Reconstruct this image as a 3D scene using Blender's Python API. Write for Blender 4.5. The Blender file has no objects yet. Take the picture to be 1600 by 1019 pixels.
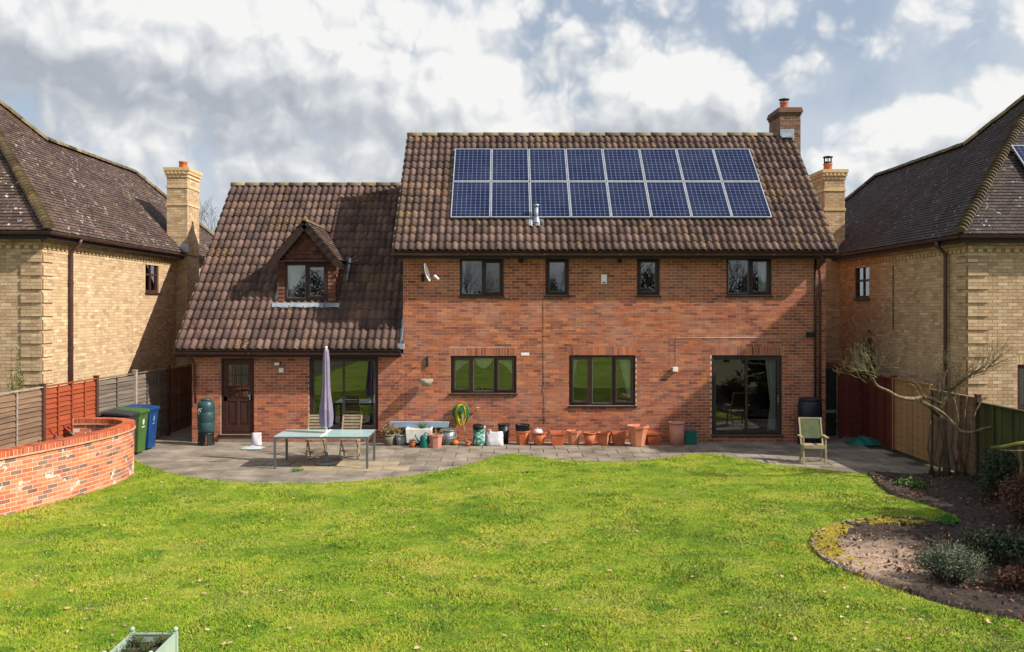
import bpy, bmesh, math, random
import numpy as np
from mathutils import Vector, Matrix

# ------------------------------------------------------------------ camera, sky, sun, exposure
SC = bpy.context.scene
COL = SC.collection
F, VX, VY, HC = 1430.0, 788.0, 480.0, 3.5      # focal length in photo pixels, vanishing point, eye height
D = 23.8                                       # distance of the brick facade
cam_d = bpy.data.cameras.new('camera')
cam = bpy.data.objects.new('camera', cam_d)
COL.objects.link(cam)
cam.location = (0, 0, HC)
cam.rotation_euler = (math.pi / 2, 0, 0)
cam_d.sensor_width = 36.0
cam_d.lens = 36.0 * F / 1600.0
cam_d.shift_x = (800.0 - VX) / 1600.0
cam_d.shift_y = -(509.5 - VY) / 1600.0
cam_d.clip_end = 2000
SC.camera = cam
SUN = Vector((1.0, -0.35, 0.85)).normalized()   # direction towards the sun
SUN_EL = math.asin(SUN.z)
SUN_AZ = math.atan2(SUN.x, SUN.y)
sl = bpy.data.lights.new('sun', 'SUN')
sl.energy = 5.0
sl.angle = math.radians(0.9)
sl.color = (1.0, 0.93, 0.82)
so = bpy.data.objects.new('sun', sl)
COL.objects.link(so)
so.rotation_euler = (-SUN).to_track_quat('-Z', 'Y').to_euler()
so.location = SUN * 60
SC.view_settings.view_transform = 'Standard'
SC.view_settings.look = 'None'
SC.view_settings.gamma = 1.0
SC.view_settings.exposure = 0.36
SC.cycles.max_bounces = 6
SC.cycles.transparent_max_bounces = 12
SC.cycles.use_denoising = True
SC.cycles.use_adaptive_sampling = True
SC.cycles.adaptive_threshold = 0.02


class NT:
    """Small helper for node graphs."""
    def __init__(s, tree):
        s.t = tree
        s.n = tree.nodes
        s.l = tree.links

    def new(s, typ, **kw):
        nd = s.n.new(typ)
        for k, v in kw.items():
            setattr(nd, k, v)
        return nd

    def set(s, sock, v):
        if isinstance(v, bpy.types.NodeSocket):
            s.l.new(v, sock)
        else:
            sock.default_value = v

    def m(s, op, a, b=0.0, c=None, clamp=False):
        nd = s.new('ShaderNodeMath', operation=op, use_clamp=clamp)
        s.set(nd.inputs[0], a)
        s.set(nd.inputs[1], b)
        if c is not None:
            s.set(nd.inputs[2], c)
        return nd.outputs[0]

    def v(s, op, a, b=(0, 0, 0)):
        nd = s.new('ShaderNodeVectorMath', operation=op)
        s.set(nd.inputs[0], a)
        s.set(nd.inputs[1], b)
        return nd.outputs['Value'] if op in ('LENGTH', 'DOT_PRODUCT', 'DISTANCE') else nd.outputs[0]

    def noise(s, vec, scale, detail=4, rough=0.55, dim='3D', dist=0.0):
        nd = s.new('ShaderNodeTexNoise', noise_dimensions=dim)
        if vec is not None:
            s.l.new(vec, nd.inputs['Vector'])
        nd.inputs['Scale'].default_value = scale
        nd.inputs['Detail'].default_value = detail
        nd.inputs['Roughness'].default_value = rough
        nd.inputs['Distortion'].default_value = dist
        return nd.outputs['Fac']

    def mapr(s, v, a, b, c=0.0, d=1.0, smooth=True):
        nd = s.new('ShaderNodeMapRange', interpolation_type='SMOOTHSTEP' if smooth else 'LINEAR')
        s.set(nd.inputs[0], v)
        for i, q in enumerate((a, b, c, d)):
            s.set(nd.inputs[i + 1], q)
        return nd.outputs[0]

    def ramp(s, v, stops):
        nd = s.new('ShaderNodeValToRGB')
        e = nd.color_ramp.elements
        while len(e) < len(stops):
            e.new(0.5)
        for i, (p, c) in enumerate(stops):
            e[i].position = p
            e[i].color = c
        s.set(nd.inputs[0], v)
        return nd.outputs[0]

    def mix(s, f, a, b, mode='MIX'):
        nd = s.new('ShaderNodeMix', data_type='RGBA', blend_type=mode)
        s.set(nd.inputs[0], f)
        s.set(nd.inputs[6], a)
        s.set(nd.inputs[7], b)
        return nd.outputs[2]


def H(h, k=1.0):
    """sRGB hex to linear colour."""
    r = []
    for i in (0, 2, 4):
        c = int(h[i:i + 2], 16) / 255.0
        r.append(k * (c / 12.92 if c <= 0.04045 else ((c + 0.055) / 1.055) ** 2.4))
    return (r[0], r[1], r[2], 1.0)


# ---- sky: physical blue sky with cumulus clouds placed by direction
W = bpy.data.worlds.new('World')
SC.world = W
W.use_nodes = True
w = NT(W.node_tree)
w.n.clear()
w_out = w.new('ShaderNodeOutputWorld')
w_bg = w.new('ShaderNodeBackground')
sky = w.new('ShaderNodeTexSky', sky_type='NISHITA')
sky.sun_disc = False
sky.sun_elevation = SUN_EL
sky.sun_rotation = SUN_AZ
sky.air_density = 1.0
sky.dust_density = 2.2
sky.ozone_density = 1.2
tc = w.new('ShaderNodeTexCoord').outputs['Generated']
sep = w.new('ShaderNodeSeparateXYZ')
w.l.new(tc, sep.inputs[0])
az = w.m('ARCTAN2', sep.outputs[0], sep.outputs[1])
el = w.m('ARCSINE', sep.outputs[2])
cmb = w.new('ShaderNodeCombineXYZ')
w.l.new(az, cmb.inputs[0])
w.l.new(el, cmb.inputs[1])
AE = cmb.outputs[0]


def ang(px, py):
    return (math.atan((px - VX) / F), math.atan((VY - py) / math.hypot(F, px - VX)))


# (x, y, half width, half height, weight) of the cloud masses in the part of the sky that is in view
BLOBS = [(170, 10, 520, 120, 1.15), (480, 90, 290, 140, 1.15), (90, 110, 380, 70, .95), (380, 215, 380, 105, .85), (560, 230, 170, 80, .8), (700, 160, 160, 115, 1.1),
         (810, 195, 140, 75, 1.1), (1050, 150, 165, 105, 1.1), (930, 95, 170, 95, .8), (1200, 105, 100, 55, .62), (1490, 190, 135, 42, .85),
         (1370, 275, 120, 50, .95), (140, 240, 100, 38, .85), (1300, 40, 480, 80, .46), (840, 20, 300, 80, .6), (1590, 165, 110, 46, .9)]


def blob_sum(p):
    tot = 0.0
    for (bx, by, hw, hh, wt) in BLOBS:
        a, e = ang(bx, by)
        nd = w.new('ShaderNodeVectorMath', operation='MULTIPLY_ADD')
        w.set(nd.inputs[0], p)
        nd.inputs[1].default_value = (F / hw, F / hh, 0)
        nd.inputs[2].default_value = (-a * F / hw, -e * F / hh, 0)
        d2 = w.v('DOT_PRODUCT', nd.outputs[0], nd.outputs[0])
        tot = w.m('MAXIMUM', w.m('MULTIPLY_ADD', d2, -.62 * wt, wt), tot)
    return tot


warp = w.new('ShaderNodeTexNoise', noise_dimensions='2D')
w.l.new(AE, warp.inputs['Vector'])
warp.inputs['Scale'].default_value = 14.0
warp.inputs['Detail'].default_value = 2
pw = w.v('ADD', AE, w.v('MULTIPLY', w.v('SUBTRACT', warp.outputs['Color'], (.5, .5, .5)), (.034, .030, 0)))


def puffs(vec, scale, detail):
    vo = w.new('ShaderNodeTexVoronoi', voronoi_dimensions='2D', feature='F1')
    w.l.new(vec, vo.inputs['Vector'])
    vo.inputs['Scale'].default_value = scale
    vo.inputs['Detail'].default_value = detail
    vo.inputs['Roughness'].default_value = .5
    vo.inputs['Lacunarity'].default_value = 2.3
    return vo.outputs['Distance']


pw2 = w.v('ADD', pw, (.010, .016, 0))
pw3 = w.v('ADD', pw, (.020, .050, 0))
big = w.noise(AE, 4.2, 2, .5, '2D')
med = w.noise(pw, 9.0, 5, .58, '2D')
v_a = puffs(pw, 22.0, 2.0)
v_b = puffs(pw2, 22.0, 1.0)
far = w.m('MULTIPLY', w.mapr(big, .48, .66, 0, .8), w.mapr(w.m('ABSOLUTE', az), .62, .9, 0, 1))   # scattered cloud elsewhere
b0_ = blob_sum(pw)
dn0 = w.m('ADD', w.m('MAXIMUM', b0_, far), w.m('ADD', w.m('MULTIPLY', w.m('SUBTRACT', .42, v_a), .5), w.m('MULTIPLY', w.m('SUBTRACT', med, .5), .95)))
mask = w.mapr(dn0, .10, .60)
under = w.m('SUBTRACT', b0_, blob_sum(pw3))                       # darker bases, bright upper rims
lit = w.m('ADD', w.m('MULTIPLY', under, .55), w.m('MULTIPLY', w.m('SUBTRACT', v_b, v_a), .34))
lit = w.m('ADD', lit, w.m('MULTIPLY', w.m('SUBTRACT', med, .5), .55))
# broad grey undersides of the thickest masses
grey = 0.0
for (bx, by, hw, hh, wt) in ((60, 125, 300, 42, .36), (300, 150, 240, 36, .30), (560, 240, 230, 45, .18), (1060, 215, 150, 40, .30), (930, 60, 160, 45, .1), (1500, 222, 130, 28, .3)):
    a_, e_ = ang(bx, by)
    nd = w.new('ShaderNodeVectorMath', operation='MULTIPLY_ADD')
    w.set(nd.inputs[0], pw)
    nd.inputs[1].default_value = (F / hw, F / hh, 0)
    nd.inputs[2].default_value = (-a_ * F / hw, -e_ * F / hh, 0)
    grey = w.m('MAXIMUM', w.m('MULTIPLY_ADD', w.v('DOT_PRODUCT', nd.outputs[0], nd.outputs[0]), -.5 * wt, wt), grey)
shade = w.mapr(w.m('SUBTRACT', lit, grey), -.52, .16, 0, 1, False)
ccol = w.ramp(shade, [(0.0, (.42, .455, .51, 1)), (.32, (.54, .57, .62, 1)), (.62, (.70, .725, .75, 1)), (.92, (.90, .90, .89, 1))])
veil = w.mapr(w.m('ADD', w.m('MULTIPLY', med, .45), w.m('MULTIPLY', big, .55)), .34, .60, .42, .92)
skyc = w.v('SCALE', sky.outputs[0])
skyc.node.inputs['Scale'].default_value = 0.125
base = w.mix(veil, skyc, (.58, .64, .72, 1))
final = w.mix(mask, base, ccol)
w.l.new(final, w_bg.inputs['Color'])
w_bg.inputs['Strength'].default_value = 0.80
w.l.new(w_bg.outputs[0], w_out.inputs[0])
W.cycles.sampling_method = 'MANUAL'
W.cycles.sample_map_resolution = 256


# ------------------------------------------------------------------ helpers
def fx(px, d=D):
    return (px - VX) * d / F


def fz(py, d=D):
    return HC - (py - VY) * d / F


def G(px, py):
    d = HC * F / (py - VY)
    return ((px - VX) * d / F, d)


WLOC = {}


def wloc(o):
    return WLOC.get(o.name, Vector((0, 0, 0))) if o else Vector((0, 0, 0))


def props(o, label=None, cat=None, group=None, kind=None):
    if label:
        o['label'] = label
    if cat:
        o['category'] = cat
    if group:
        o['group'] = group
    if kind:
        o['kind'] = kind
    return o


def thing(name, label, cat, loc=(0, 0, 0), group=None, kind=None):
    o = bpy.data.objects.new(name, None)
    COL.objects.link(o)
    o.location = loc
    o.empty_display_size = .1
    WLOC[o.name] = Vector(loc)
    return props(o, label, cat, group, kind)


class MB:
    """Collects shapes in world metres; build() links them as one mesh object."""
    def __init__(s):
        s.v = []
        s.f = []
        s.sm = []

    def add(s, vs, fs, smooth=False):
        b = len(s.v)
        s.v += [tuple(p) for p in vs]
        s.f += [tuple(i + b for i in q) for q in fs]
        s.sm += [smooth] * len(fs)
        return s

    def box(s, x0, x1, y0, y1, z0, z1):
        return s.add([(x0, y0, z0), (x1, y0, z0), (x1, y1, z0), (x0, y1, z0), (x0, y0, z1), (x1, y0, z1), (x1, y1, z1), (x0, y1, z1)],
                     [(0, 3, 2, 1), (4, 5, 6, 7), (0, 1, 5, 4), (1, 2, 6, 5), (2, 3, 7, 6), (3, 0, 4, 7)])

    def bar(s, a, b, wd, th, up=(0, 0, 1)):
        """box from a to b, wd wide, th thick (th along up)"""
        a = Vector(a)
        b = Vector(b)
        t = (b - a).normalized()
        u = Vector(up)
        sd = t.cross(u)
        if sd.length < 1e-4:
            sd = t.cross(Vector((1, 0, 0)))
        sd.normalize()
        u = sd.cross(t).normalized()
        sd *= wd / 2
        u *= th / 2
        vs = [a - sd - u, a + sd - u, a + sd + u, a - sd + u, b - sd - u, b + sd - u, b + sd + u, b - sd + u]
        return s.add(vs, [(0, 1, 2, 3), (4, 7, 6, 5), (0, 4, 5, 1), (1, 5, 6, 2), (2, 6, 7, 3), (3, 7, 4, 0)])

    def quad(s, *p):
        return s.add(p, [tuple(range(len(p)))])

    def tube(s, pts, rad, seg=6, caps=True, smooth=True):
        pts = [Vector(p) for p in pts]
        if not hasattr(rad, '__len__'):
            rad = [rad] * len(pts)
        n = len(pts)
        vs = []
        prev = None
        for i in range(n):
            t = (pts[min(i + 1, n - 1)] - pts[max(i - 1, 0)])
            if t.length < 1e-9:
                t = Vector((0, 0, 1))
            t.normalize()
            if prev is None:
                a = t.cross(Vector((0, 0, 1)))
                if a.length < 1e-3:
                    a = t.cross(Vector((1, 0, 0)))
            else:
                a = prev - t * prev.dot(t)
                if a.length < 1e-4:
                    a = t.cross(Vector((0, 1, .3)))
            a.normalize()
            prev = a
            b = t.cross(a)
            for k in range(seg):
                q = 2 * math.pi * k / seg
                vs.append(pts[i] + (a * math.cos(q) + b * math.sin(q)) * rad[i])
        fs = []
        for i in range(n - 1):
            for k in range(seg):
                k2 = (k + 1) % seg
                fs.append((i * seg + k, i * seg + k2, (i + 1) * seg + k2, (i + 1) * seg + k))
        s.add(vs, fs, smooth)
        if caps:
            b0 = len(s.v) - len(vs)
            s.f.append(tuple(b0 + k for k in reversed(range(seg))))
            s.f.append(tuple(b0 + (n - 1) * seg + k for k in range(seg)))
            s.sm += [False, False]
        return s

    def lathe(s, prof, seg, cx, cy, cz=0.0, rot=0.0, sx=1.0, sy=1.0, smooth=None, cap=True):
        vs, fs = [], []
        if smooth is None:
            smooth = seg > 10
        for (r, z) in prof:
            for k in range(seg):
                q = rot + 2 * math.pi * k / seg
                vs.append((cx + r * math.cos(q) * sx, cy + r * math.sin(q) * sy, cz + z))
        for i in range(len(prof) - 1):
            for k in range(seg):
                k2 = (k + 1) % seg
                fs.append((i * seg + k, i * seg + k2, (i + 1) * seg + k2, (i + 1) * seg + k))
        s.add(vs, fs, smooth)
        if cap:
            b0 = len(s.v) - len(vs)
            s.f.append(tuple(b0 + k for k in reversed(range(seg))))
            s.f.append(tuple(b0 + (len(prof) - 1) * seg + k for k in range(seg)))
            s.sm += [False, False]
        return s

    def ball(s, c, r, seg=12, rings=8, sz=1.0):
        prof = [(max(1e-4, r * math.sin(math.pi * i / rings)), -r * sz * math.cos(math.pi * i / rings)) for i in range(rings + 1)]
        return s.lathe(prof, seg, c[0], c[1], c[2], smooth=True, cap=False)

    def xf(s, mat):
        s.v = [tuple(mat @ Vector(p)) for p in s.v]
        return s

    def jit(s, a, seed=0):
        rg = random.Random(seed)
        s.v = [(x + rg.uniform(-a, a), y + rg.uniform(-a, a), z + rg.uniform(-a, a)) for x, y, z in s.v]
        return s

    def mesh(s, name, mat, off=Vector((0, 0, 0))):
        me = bpy.data.meshes.new(name)
        me.from_pydata([(p[0] - off.x, p[1] - off.y, p[2] - off.z) for p in s.v], [], s.f)
        me.polygons.foreach_set('use_smooth', s.sm)
        if mat:
            me.materials.append(mat)
        return me

    def build(s, name, mat, parent=None, label=None, cat=None, group=None, kind=None, bevel=0.0, local=False):
        off = Vector((0, 0, 0)) if local else wloc(parent)
        me = s.mesh(name, mat, off)
        o = bpy.data.objects.new(name, me)
        COL.objects.link(o)
        o.parent = parent
        WLOC[o.name] = wloc(parent)
        if bevel:
            b = o.modifiers.new('bevel', 'BEVEL')
            b.width = bevel
            b.segments = 2
            b.limit_method = 'ANGLE'
        return props(o, label, cat, group, kind)


def np_mesh(name, V, Q, mat, smooth=False):
    """mesh from numpy arrays; Q is (n, k) with k = 3 or 4"""
    me = bpy.data.meshes.new(name)
    n, k = Q.shape
    me.vertices.add(len(V))
    me.vertices.foreach_set('co', np.ascontiguousarray(V, dtype=np.float32).ravel())
    me.loops.add(n * k)
    me.loops.foreach_set('vertex_index', np.ascontiguousarray(Q, dtype=np.int32).ravel())
    me.polygons.add(n)
    me.polygons.foreach_set('loop_start', np.arange(0, n * k, k, dtype=np.int32))
    me.polygons.foreach_set('use_smooth', np.full(n, smooth))
    me.update(calc_edges=True)
    me.validate()
    if mat:
        me.materials.append(mat)
    return me


def link(name, me, parent=None, **kw):
    o = bpy.data.objects.new(name, me)
    COL.objects.link(o)
    o.parent = parent
    WLOC[o.name] = wloc(parent)
    return props(o, **kw)


def in_poly(P, poly):
    """P (n,2) numpy inside polygon test"""
    x, y = P[:, 0], P[:, 1]
    r = np.zeros(len(P), bool)
    n = len(poly)
    j = n - 1
    for i in range(n):
        xi, yi = poly[i]
        xj, yj = poly[j]
        c = ((yi > y) != (yj > y)) & (x < (xj - xi) * (y - yi) / (yj - yi + 1e-12) + xi)
        r ^= c
        j = i
    return r


def smooth_path(pts, n):
    """Catmull-Rom through pts, n samples per span"""
    P = [Vector(p) for p in pts]
    P = [P[0] * 2 - P[1]] + P + [P[-1] * 2 - P[-2]]
    out = []
    for i in range(1, len(P) - 2):
        a, b, c, d = P[i - 1], P[i], P[i + 1], P[i + 2]
        for k in range(n):
            t = k / n
            out.append(0.5 * ((2 * b) + (c - a) * t + (2 * a - 5 * b + 4 * c - d) * t * t + (3 * b - a - 3 * c + d) * t ** 3))
    out.append(P[-2])
    return out


# ------------------------------------------------------------------ materials
MATS = {}


def new_mat(name):
    m = bpy.data.materials.new(name)
    m.use_nodes = True
    t = NT(m.node_tree)
    b = t.n['Principled BSDF']
    MATS[name] = m
    return m, t, b


def bump(t, b, h, strength, dist=.01):
    bp = t.new('ShaderNodeBump')
    bp.inputs['Strength'].default_value = strength
    bp.inputs['Distance'].default_value = dist
    t.l.new(h, bp.inputs['Height'])
    t.l.new(bp.outputs[0], b.inputs['Normal'])


def rnd(t):
    """random number per loose piece and per object"""
    g = t.new('ShaderNodeNewGeometry')
    o = t.new('ShaderNodeObjectInfo')
    return t.m('FRACT', t.m('ADD', g.outputs['Random Per Island'], o.outputs['Random']))


def pos(t):
    return t.new('ShaderNodeNewGeometry').outputs['Position']


def plain(name, c1, c2=None, scale=4.0, rough=.7, bmp=.15, bscale=70.0, var=0.0, metal=0.0, spec=.4, detail=5, stretch=None, lo=.35, hi=.65):
    """two colours mixed by noise, fine bump, optional per-piece variation"""
    m, t, b = new_mat(name)
    p = pos(t)
    if stretch:
        p = t.v('MULTIPLY', p, stretch)
    n = t.noise(p, scale, detail)
    c2 = c2 or tuple(x * .8 for x in c1[:3]) + (1,)
    col = t.ramp(n, [(lo, c1), (hi, c2)])
    if var:
        r = rnd(t)
        hs = t.new('ShaderNodeHueSaturation')
        t.l.new(col, hs.inputs['Color'])
        t.l.new(t.mapr(r, 0, 1, 1 - var, 1 + var, False), hs.inputs['Value'])
        col = hs.outputs[0]
    t.l.new(col, b.inputs['Base Color'])
    b.inputs['Roughness'].default_value = rough
    b.inputs['Metallic'].default_value = metal
    b.inputs['Specular IOR Level'].default_value = spec
    if bmp:
        bump(t, b, t.noise(p, bscale, 4), bmp)
    return m


def brick_mat(name, stops, grime=(.5, .5, .5, 1), grime_amt=.25, white=0.0, gscale=1.3, val=.22):
    m, t, b = new_mat(name)
    r = rnd(t)
    p = pos(t)
    col = t.ramp(r, stops)
    fine = t.noise(p, 38, 5, .65)
    col = t.mix(t.mapr(fine, .3, .75, 0, .40), col, H('7c5c50'), 'MULTIPLY') if white == 0 else t.mix(t.mapr(fine, .3, .75, 0, .35), col, H('9a7466'), 'MULTIPLY')
    hs = t.new('ShaderNodeHueSaturation')
    t.l.new(col, hs.inputs['Color'])
    r2 = t.m('FRACT', t.m('MULTIPLY', r, 17.31))
    t.l.new(t.mapr(r2, 0, 1, 1 - val, 1 + val, False), hs.inputs['Value'])
    col = hs.outputs[0]
    big = t.noise(p, gscale, 4, .6)
    col = t.mix(t.mapr(big, .42, .72, 0, grime_amt), col, grime)
    st = t.noise(t.v('MULTIPLY', p, (5.5, 5.5, .55)), 1.0, 4, .6)
    col = t.mix(t.mapr(st, .56, .74, 0, .38), col, H('6a4e46') if not white else H('8a6a58'))
    if white:
        wn = t.noise(p, 3.2, 5, .7)
        wn2 = t.noise(p, 14, 3, .6)
        f = t.m('MULTIPLY', t.mapr(wn, .585, .64), t.mapr(wn2, .36, .5))
        col = t.mix(t.m('MULTIPLY', f, white), col, H('e2dcd4'))
    t.l.new(col, b.inputs['Base Color'])
    b.inputs['Roughness'].default_value = .88
    b.inputs['Specular IOR Level'].default_value = .25
    bump(t, b, t.noise(p, 90, 5, .7), .45, .006)
    return m


def tile_mat(name, stops, lichen=(H('b0862e'), .5), white=(H('c8c4bc'), .3), wscale=26.0, wth=.66, val=.25):
    m, t, b = new_mat(name)
    r = rnd(t)
    p = pos(t)
    col = t.ramp(r, stops)
    hs = t.new('ShaderNodeHueSaturation')
    t.l.new(col, hs.inputs['Color'])
    r2 = t.m('FRACT', t.m('MULTIPLY', r, 13.7))
    t.l.new(t.mapr(r2, 0, 1, 1 - val, 1 + val, False), hs.inputs['Value'])
    col = hs.outputs[0]
    col = t.mix(t.mapr(t.noise(p, 1.2, 4, .6), .35, .7, 0, .4), col, H('4a3c38'), 'MULTIPLY')
    col = t.mix(t.mapr(t.noise(p, 30, 4, .7), .45, .75, 0, .35), col, H('3a2f2c'))
    lf = t.m('MULTIPLY', t.mapr(t.noise(p, 17, 4, .6), .52, .64), t.mapr(t.noise(p, 1.1, 3, .55), .52, .64))
    col = t.mix(t.m('MULTIPLY', lf, lichen[1]), col, lichen[0])
    wf = t.m('MULTIPLY', t.mapr(t.noise(p, wscale, 3, .5), wth, wth + .05), t.mapr(t.noise(p, .9, 4, .6), .40, .56, .12, 1.0))
    col = t.mix(t.m('MULTIPLY', wf, white[1]), col, white[0])
    t.l.new(col, b.inputs['Base Color'])
    b.inputs['Roughness'].default_value = .78
    b.inputs['Specular IOR Level'].default_value = .3
    bump(t, b, t.noise(p, 80, 4, .7), .35, .006)
    return m


def glass_mat(name, tint=(.02, .025, .025, 1), ior=1.75):
    m, t, b = new_mat(name)
    t.n.remove(b)
    out = [n for n in t.n if n.type == 'OUTPUT_MATERIAL'][0]
    gl = t.new('ShaderNodeBsdfGlossy')
    gl.inputs['Roughness'].default_value = .012
    gl.inputs['Color'].default_value = (.92, .96, .98, 1)
    nz = t.noise(pos(t), 1.6, 2)
    bp = t.new('ShaderNodeBump')
    bp.inputs['Strength'].default_value = .05
    bp.inputs['Distance'].default_value = .01
    t.l.new(nz, bp.inputs['Height'])
    t.l.new(bp.outputs[0], gl.inputs['Normal'])
    tr = t.new('ShaderNodeBsdfTransparent')
    tr.inputs['Color'].default_value = (.74, .78, .77, 1)
    fr = t.new('ShaderNodeFresnel')
    fr.inputs['IOR'].default_value = ior
    mx = t.new('ShaderNodeMixShader')
    t.l.new(t.m('MULTIPLY', fr.outputs[0], 2.3, clamp=True), mx.inputs[0])
    t.l.new(tr.outputs[0], mx.inputs[1])
    t.l.new(gl.outputs[0], mx.inputs[2])
    t.l.new(mx.outputs[0], out.inputs[0])
    return m


RED = [(0.0, H('845044')), (.12, H('94584a')), (.30, H('b06448')), (.52, H('be6e4c')), (.70, H('ac6c58')), (.86, H('cc7c4a')), (1.0, H('8c5a4e'))]
BUFF = [(0.0, H('bc9e7e')), (.25, H('cfb28e')), (.5, H('dac09a')), (.75, H('c8a886')), (1.0, H('e2cca8'))]
GARD = [(0.0, H('cc7450')), (.4, H('d88860')), (.60, H('c06a4c')), (.72, H('76605c')), (.82, H('8a6c64')), (.90, H('d8987a')), (1.0, H('c87c5c'))]
m_brick = brick_mat('red_brick', RED, H('b8907c'), .36, val=.16)
m_buff = brick_mat('buff_brick', BUFF, H('b89c78'), .3, gscale=.9, val=.14)
m_gbrick = brick_mat('garden_brick', GARD, H('d09a7c'), .2, white=.95)
m_mortar = plain('mortar', H('d8c4ac'), H('bca690'), 6, .95, .3, 120)
m_mortar_b = plain('buff_mortar', H('a8926e'), H('927c5c'), 6, .95, .3, 120)
m_mortar_g = plain('pale_mortar', H('ecd6c4'), H('d8bea8'), 6, .95, .3, 120)
m_tile = tile_mat('pantile', [(0, H('52413d')), (.3, H('624c46')), (.6, H('6e574f')), (.85, H('7a6259')), (1, H('564540'))], (H('b58a34'), .6), (H('c8c0b4'), .6), 34, .68, .14)
m_ridge = tile_mat('ridge_tile', [(0, H('6a5a48')), (.5, H('7a6a52')), (1, H('8a7a58'))], (H('a8862e'), .9), (H('b8b0a4'), .5), 30, .62)
m_ptile = tile_mat('plain_tile', [(0, H('4a3c38')), (.35, H('5d4a44')), (.7, H('6a554c')), (1, H('54443e'))], (H('8a7440'), .6), (H('cfccc4'), .9), 9.5, .63, .2)
m_ptile_d = tile_mat('dark_plain_tile', [(0, H('3a3230')), (.35, H('473c3a')), (.7, H('524542')), (1, H('42383a'))], (H('77683c'), .5), (H('c8c6c0'), .8), 9.5, .645, .2)
m_hang = tile_mat('hanging_tile', [(0, H('6c4238')), (.4, H('7c4e42')), (.75, H('8c5c4c')), (1, H('744a3e'))], (H('9a7a48'), .3), (H('c8c0b4'), .2), 20, .7)
m_moss_tile = tile_mat('mossy_hip_tile', [(0, H('5a4c38')), (.5, H('6e5e44')), (1, H('4c4236'))], (H('8e7a34'), .7), (H('b8b49c'), .4), 20, .66)
m_frame = plain('brown_frame', H('3a2622'), H('2e1e1b'), 9, .42, .05)
m_alu = plain('bronze_frame', H('4a4644'), H('3a3634'), 9, .38, .05, metal=.3)
m_gut = plain('brown_gutter', H('5c3f3c'), H('4a3230'), 3, .38, .06)
m_fascia = plain('dark_fascia', H('2e201e'), H('241917'), 5, .6, .08)
m_glass = glass_mat('window_glass')
m_lead = plain('lead', H('8f9aa6'), H('b9c2ca'), 3, .42, .25, 25, metal=.4)
m_room = plain('room_paint', H('3a3732'), H('32302c'), 1.5, .9, 0)
m_roomfloor = plain('room_carpet', H('3e362e'), H('342e28'), 3, .95, .1)
m_curtain = plain('curtain', H('f0efe8'), H('e2e2da'), 4, .9, .2, 200)
m_blind = plain('lace', H('f4f2e6'), H('e6e2d2'), 20, .9, .1)
m_white = plain('white_plastic', H('f2f2ee'), H('e6e6e0'), 4, .45, .04)
m_grey = plain('grey_metal', H('8d9296'), H('777c80'), 5, .4, .05, metal=.5)
m_black = plain('black_plastic', H('1d2022'), H('15181a'), 5, .45, .1)
m_terr = plain('terracotta', H('b05c38'), H('c07e5c'), 5, .8, .25, 60, var=.18, lo=.45, hi=.75)
m_terr_p = plain('pale_terracotta', H('cf8a6a'), H('bb7556'), 5, .8, .2, 50)
m_pink = plain('pink_plastic_pot', H('c9907c'), H('b87c6a'), 4, .6, .1)
m_soil = plain('potting_soil', H('2c221b'), H('40342a'), 14, .95, .8, 60)
m_clayin = plain('pot_inside', H('5a3426'), H('43281e'), 8, .9, .2)

# ------------------------------------------------------------------ ground, lawn, patio
m_ground = plain('rough_ground', H('5c5a34'), H('4a4630'), .6, .95, .3, 8)


def lawn_mat(name, blades):
    m, t, b = new_mat(name)
    p = pos(t)
    big = t.noise(p, .55, 4, .6)
    mid = t.noise(p, 2.4, 4, .6, dist=.4)
    fine = t.noise(p, 11, 4, .7)
    f = t.m('ADD', t.m('MULTIPLY', big, .5), t.m('ADD', t.m('MULTIPLY', mid, .36), t.m('MULTIPLY', fine, .14)))
    col = t.ramp(f, [(.34, H('4c6e15')), (.43, H('688a1a')), (.50, H('829c24')), (.57, H('9ca634')), (.67, H('b4ac4a'))])
    tuft = t.mapr(t.noise(p, 1.35, 3, .5), .62, .70)
    col = t.mix(t.m('MULTIPLY', tuft, .7), col, H('4a7a1c'))
    moss = t.mapr(t.noise(t.v('ADD', p, (31, 7, 0)), 1.9, 4, .6), .60, .72)
    col = t.mix(t.m('MULTIPLY', moss, .55), col, H('a89420'))
    worn = t.mapr(t.noise(t.v('ADD', p, (5, 71, 0)), .8, 5, .65), .50, .66)
    col = t.mix(t.m('MULTIPLY', worn, .24), col, H('aaa05a'))
    thatch = t.mapr(t.noise(t.v('ADD', p, (15, 3, 0)), 5.5, 4, .65), .60, .70)
    col = t.mix(t.m('MULTIPLY', thatch, .30), col, H('8c7c3e'))
    if blades:
        r = rnd(t)
        hs = t.new('ShaderNodeHueSaturation')
        t.l.new(col, hs.inputs['Color'])
        t.l.new(t.mapr(r, 0, 1, .78, 1.26, False), hs.inputs['Value'])
        t.l.new(t.mapr(t.m('FRACT', t.m('MULTIPLY', r, 7.7)), 0, 1, .475, .52, False), hs.inputs['Hue'])
        col = hs.outputs[0]
        dry = t.mapr(t.m('FRACT', t.m('MULTIPLY', r, 23.1)), .94, .95)
        col = t.mix(dry, col, H('b9a468'))
        # blades of turf scatter light much as the turf surface does
        gm = t.new('ShaderNodeNewGeometry').outputs['Normal']
        t.l.new(t.v('NORMALIZE', t.v('ADD', gm, (0, 0, 1.6))), b.inputs['Normal'])
    else:
        col = t.mix(t.mapr(fine, .3, .7, .34, .04), col, H('565220'))
    t.l.new(col, b.inputs['Base Color'])
    b.inputs['Roughness'].default_value = .7
    b.inputs['Specular IOR Level'].default_value = .2
    if not blades:
        bump(t, b, t.noise(p, 45, 5, .7), .9, .03)
    return m


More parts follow.
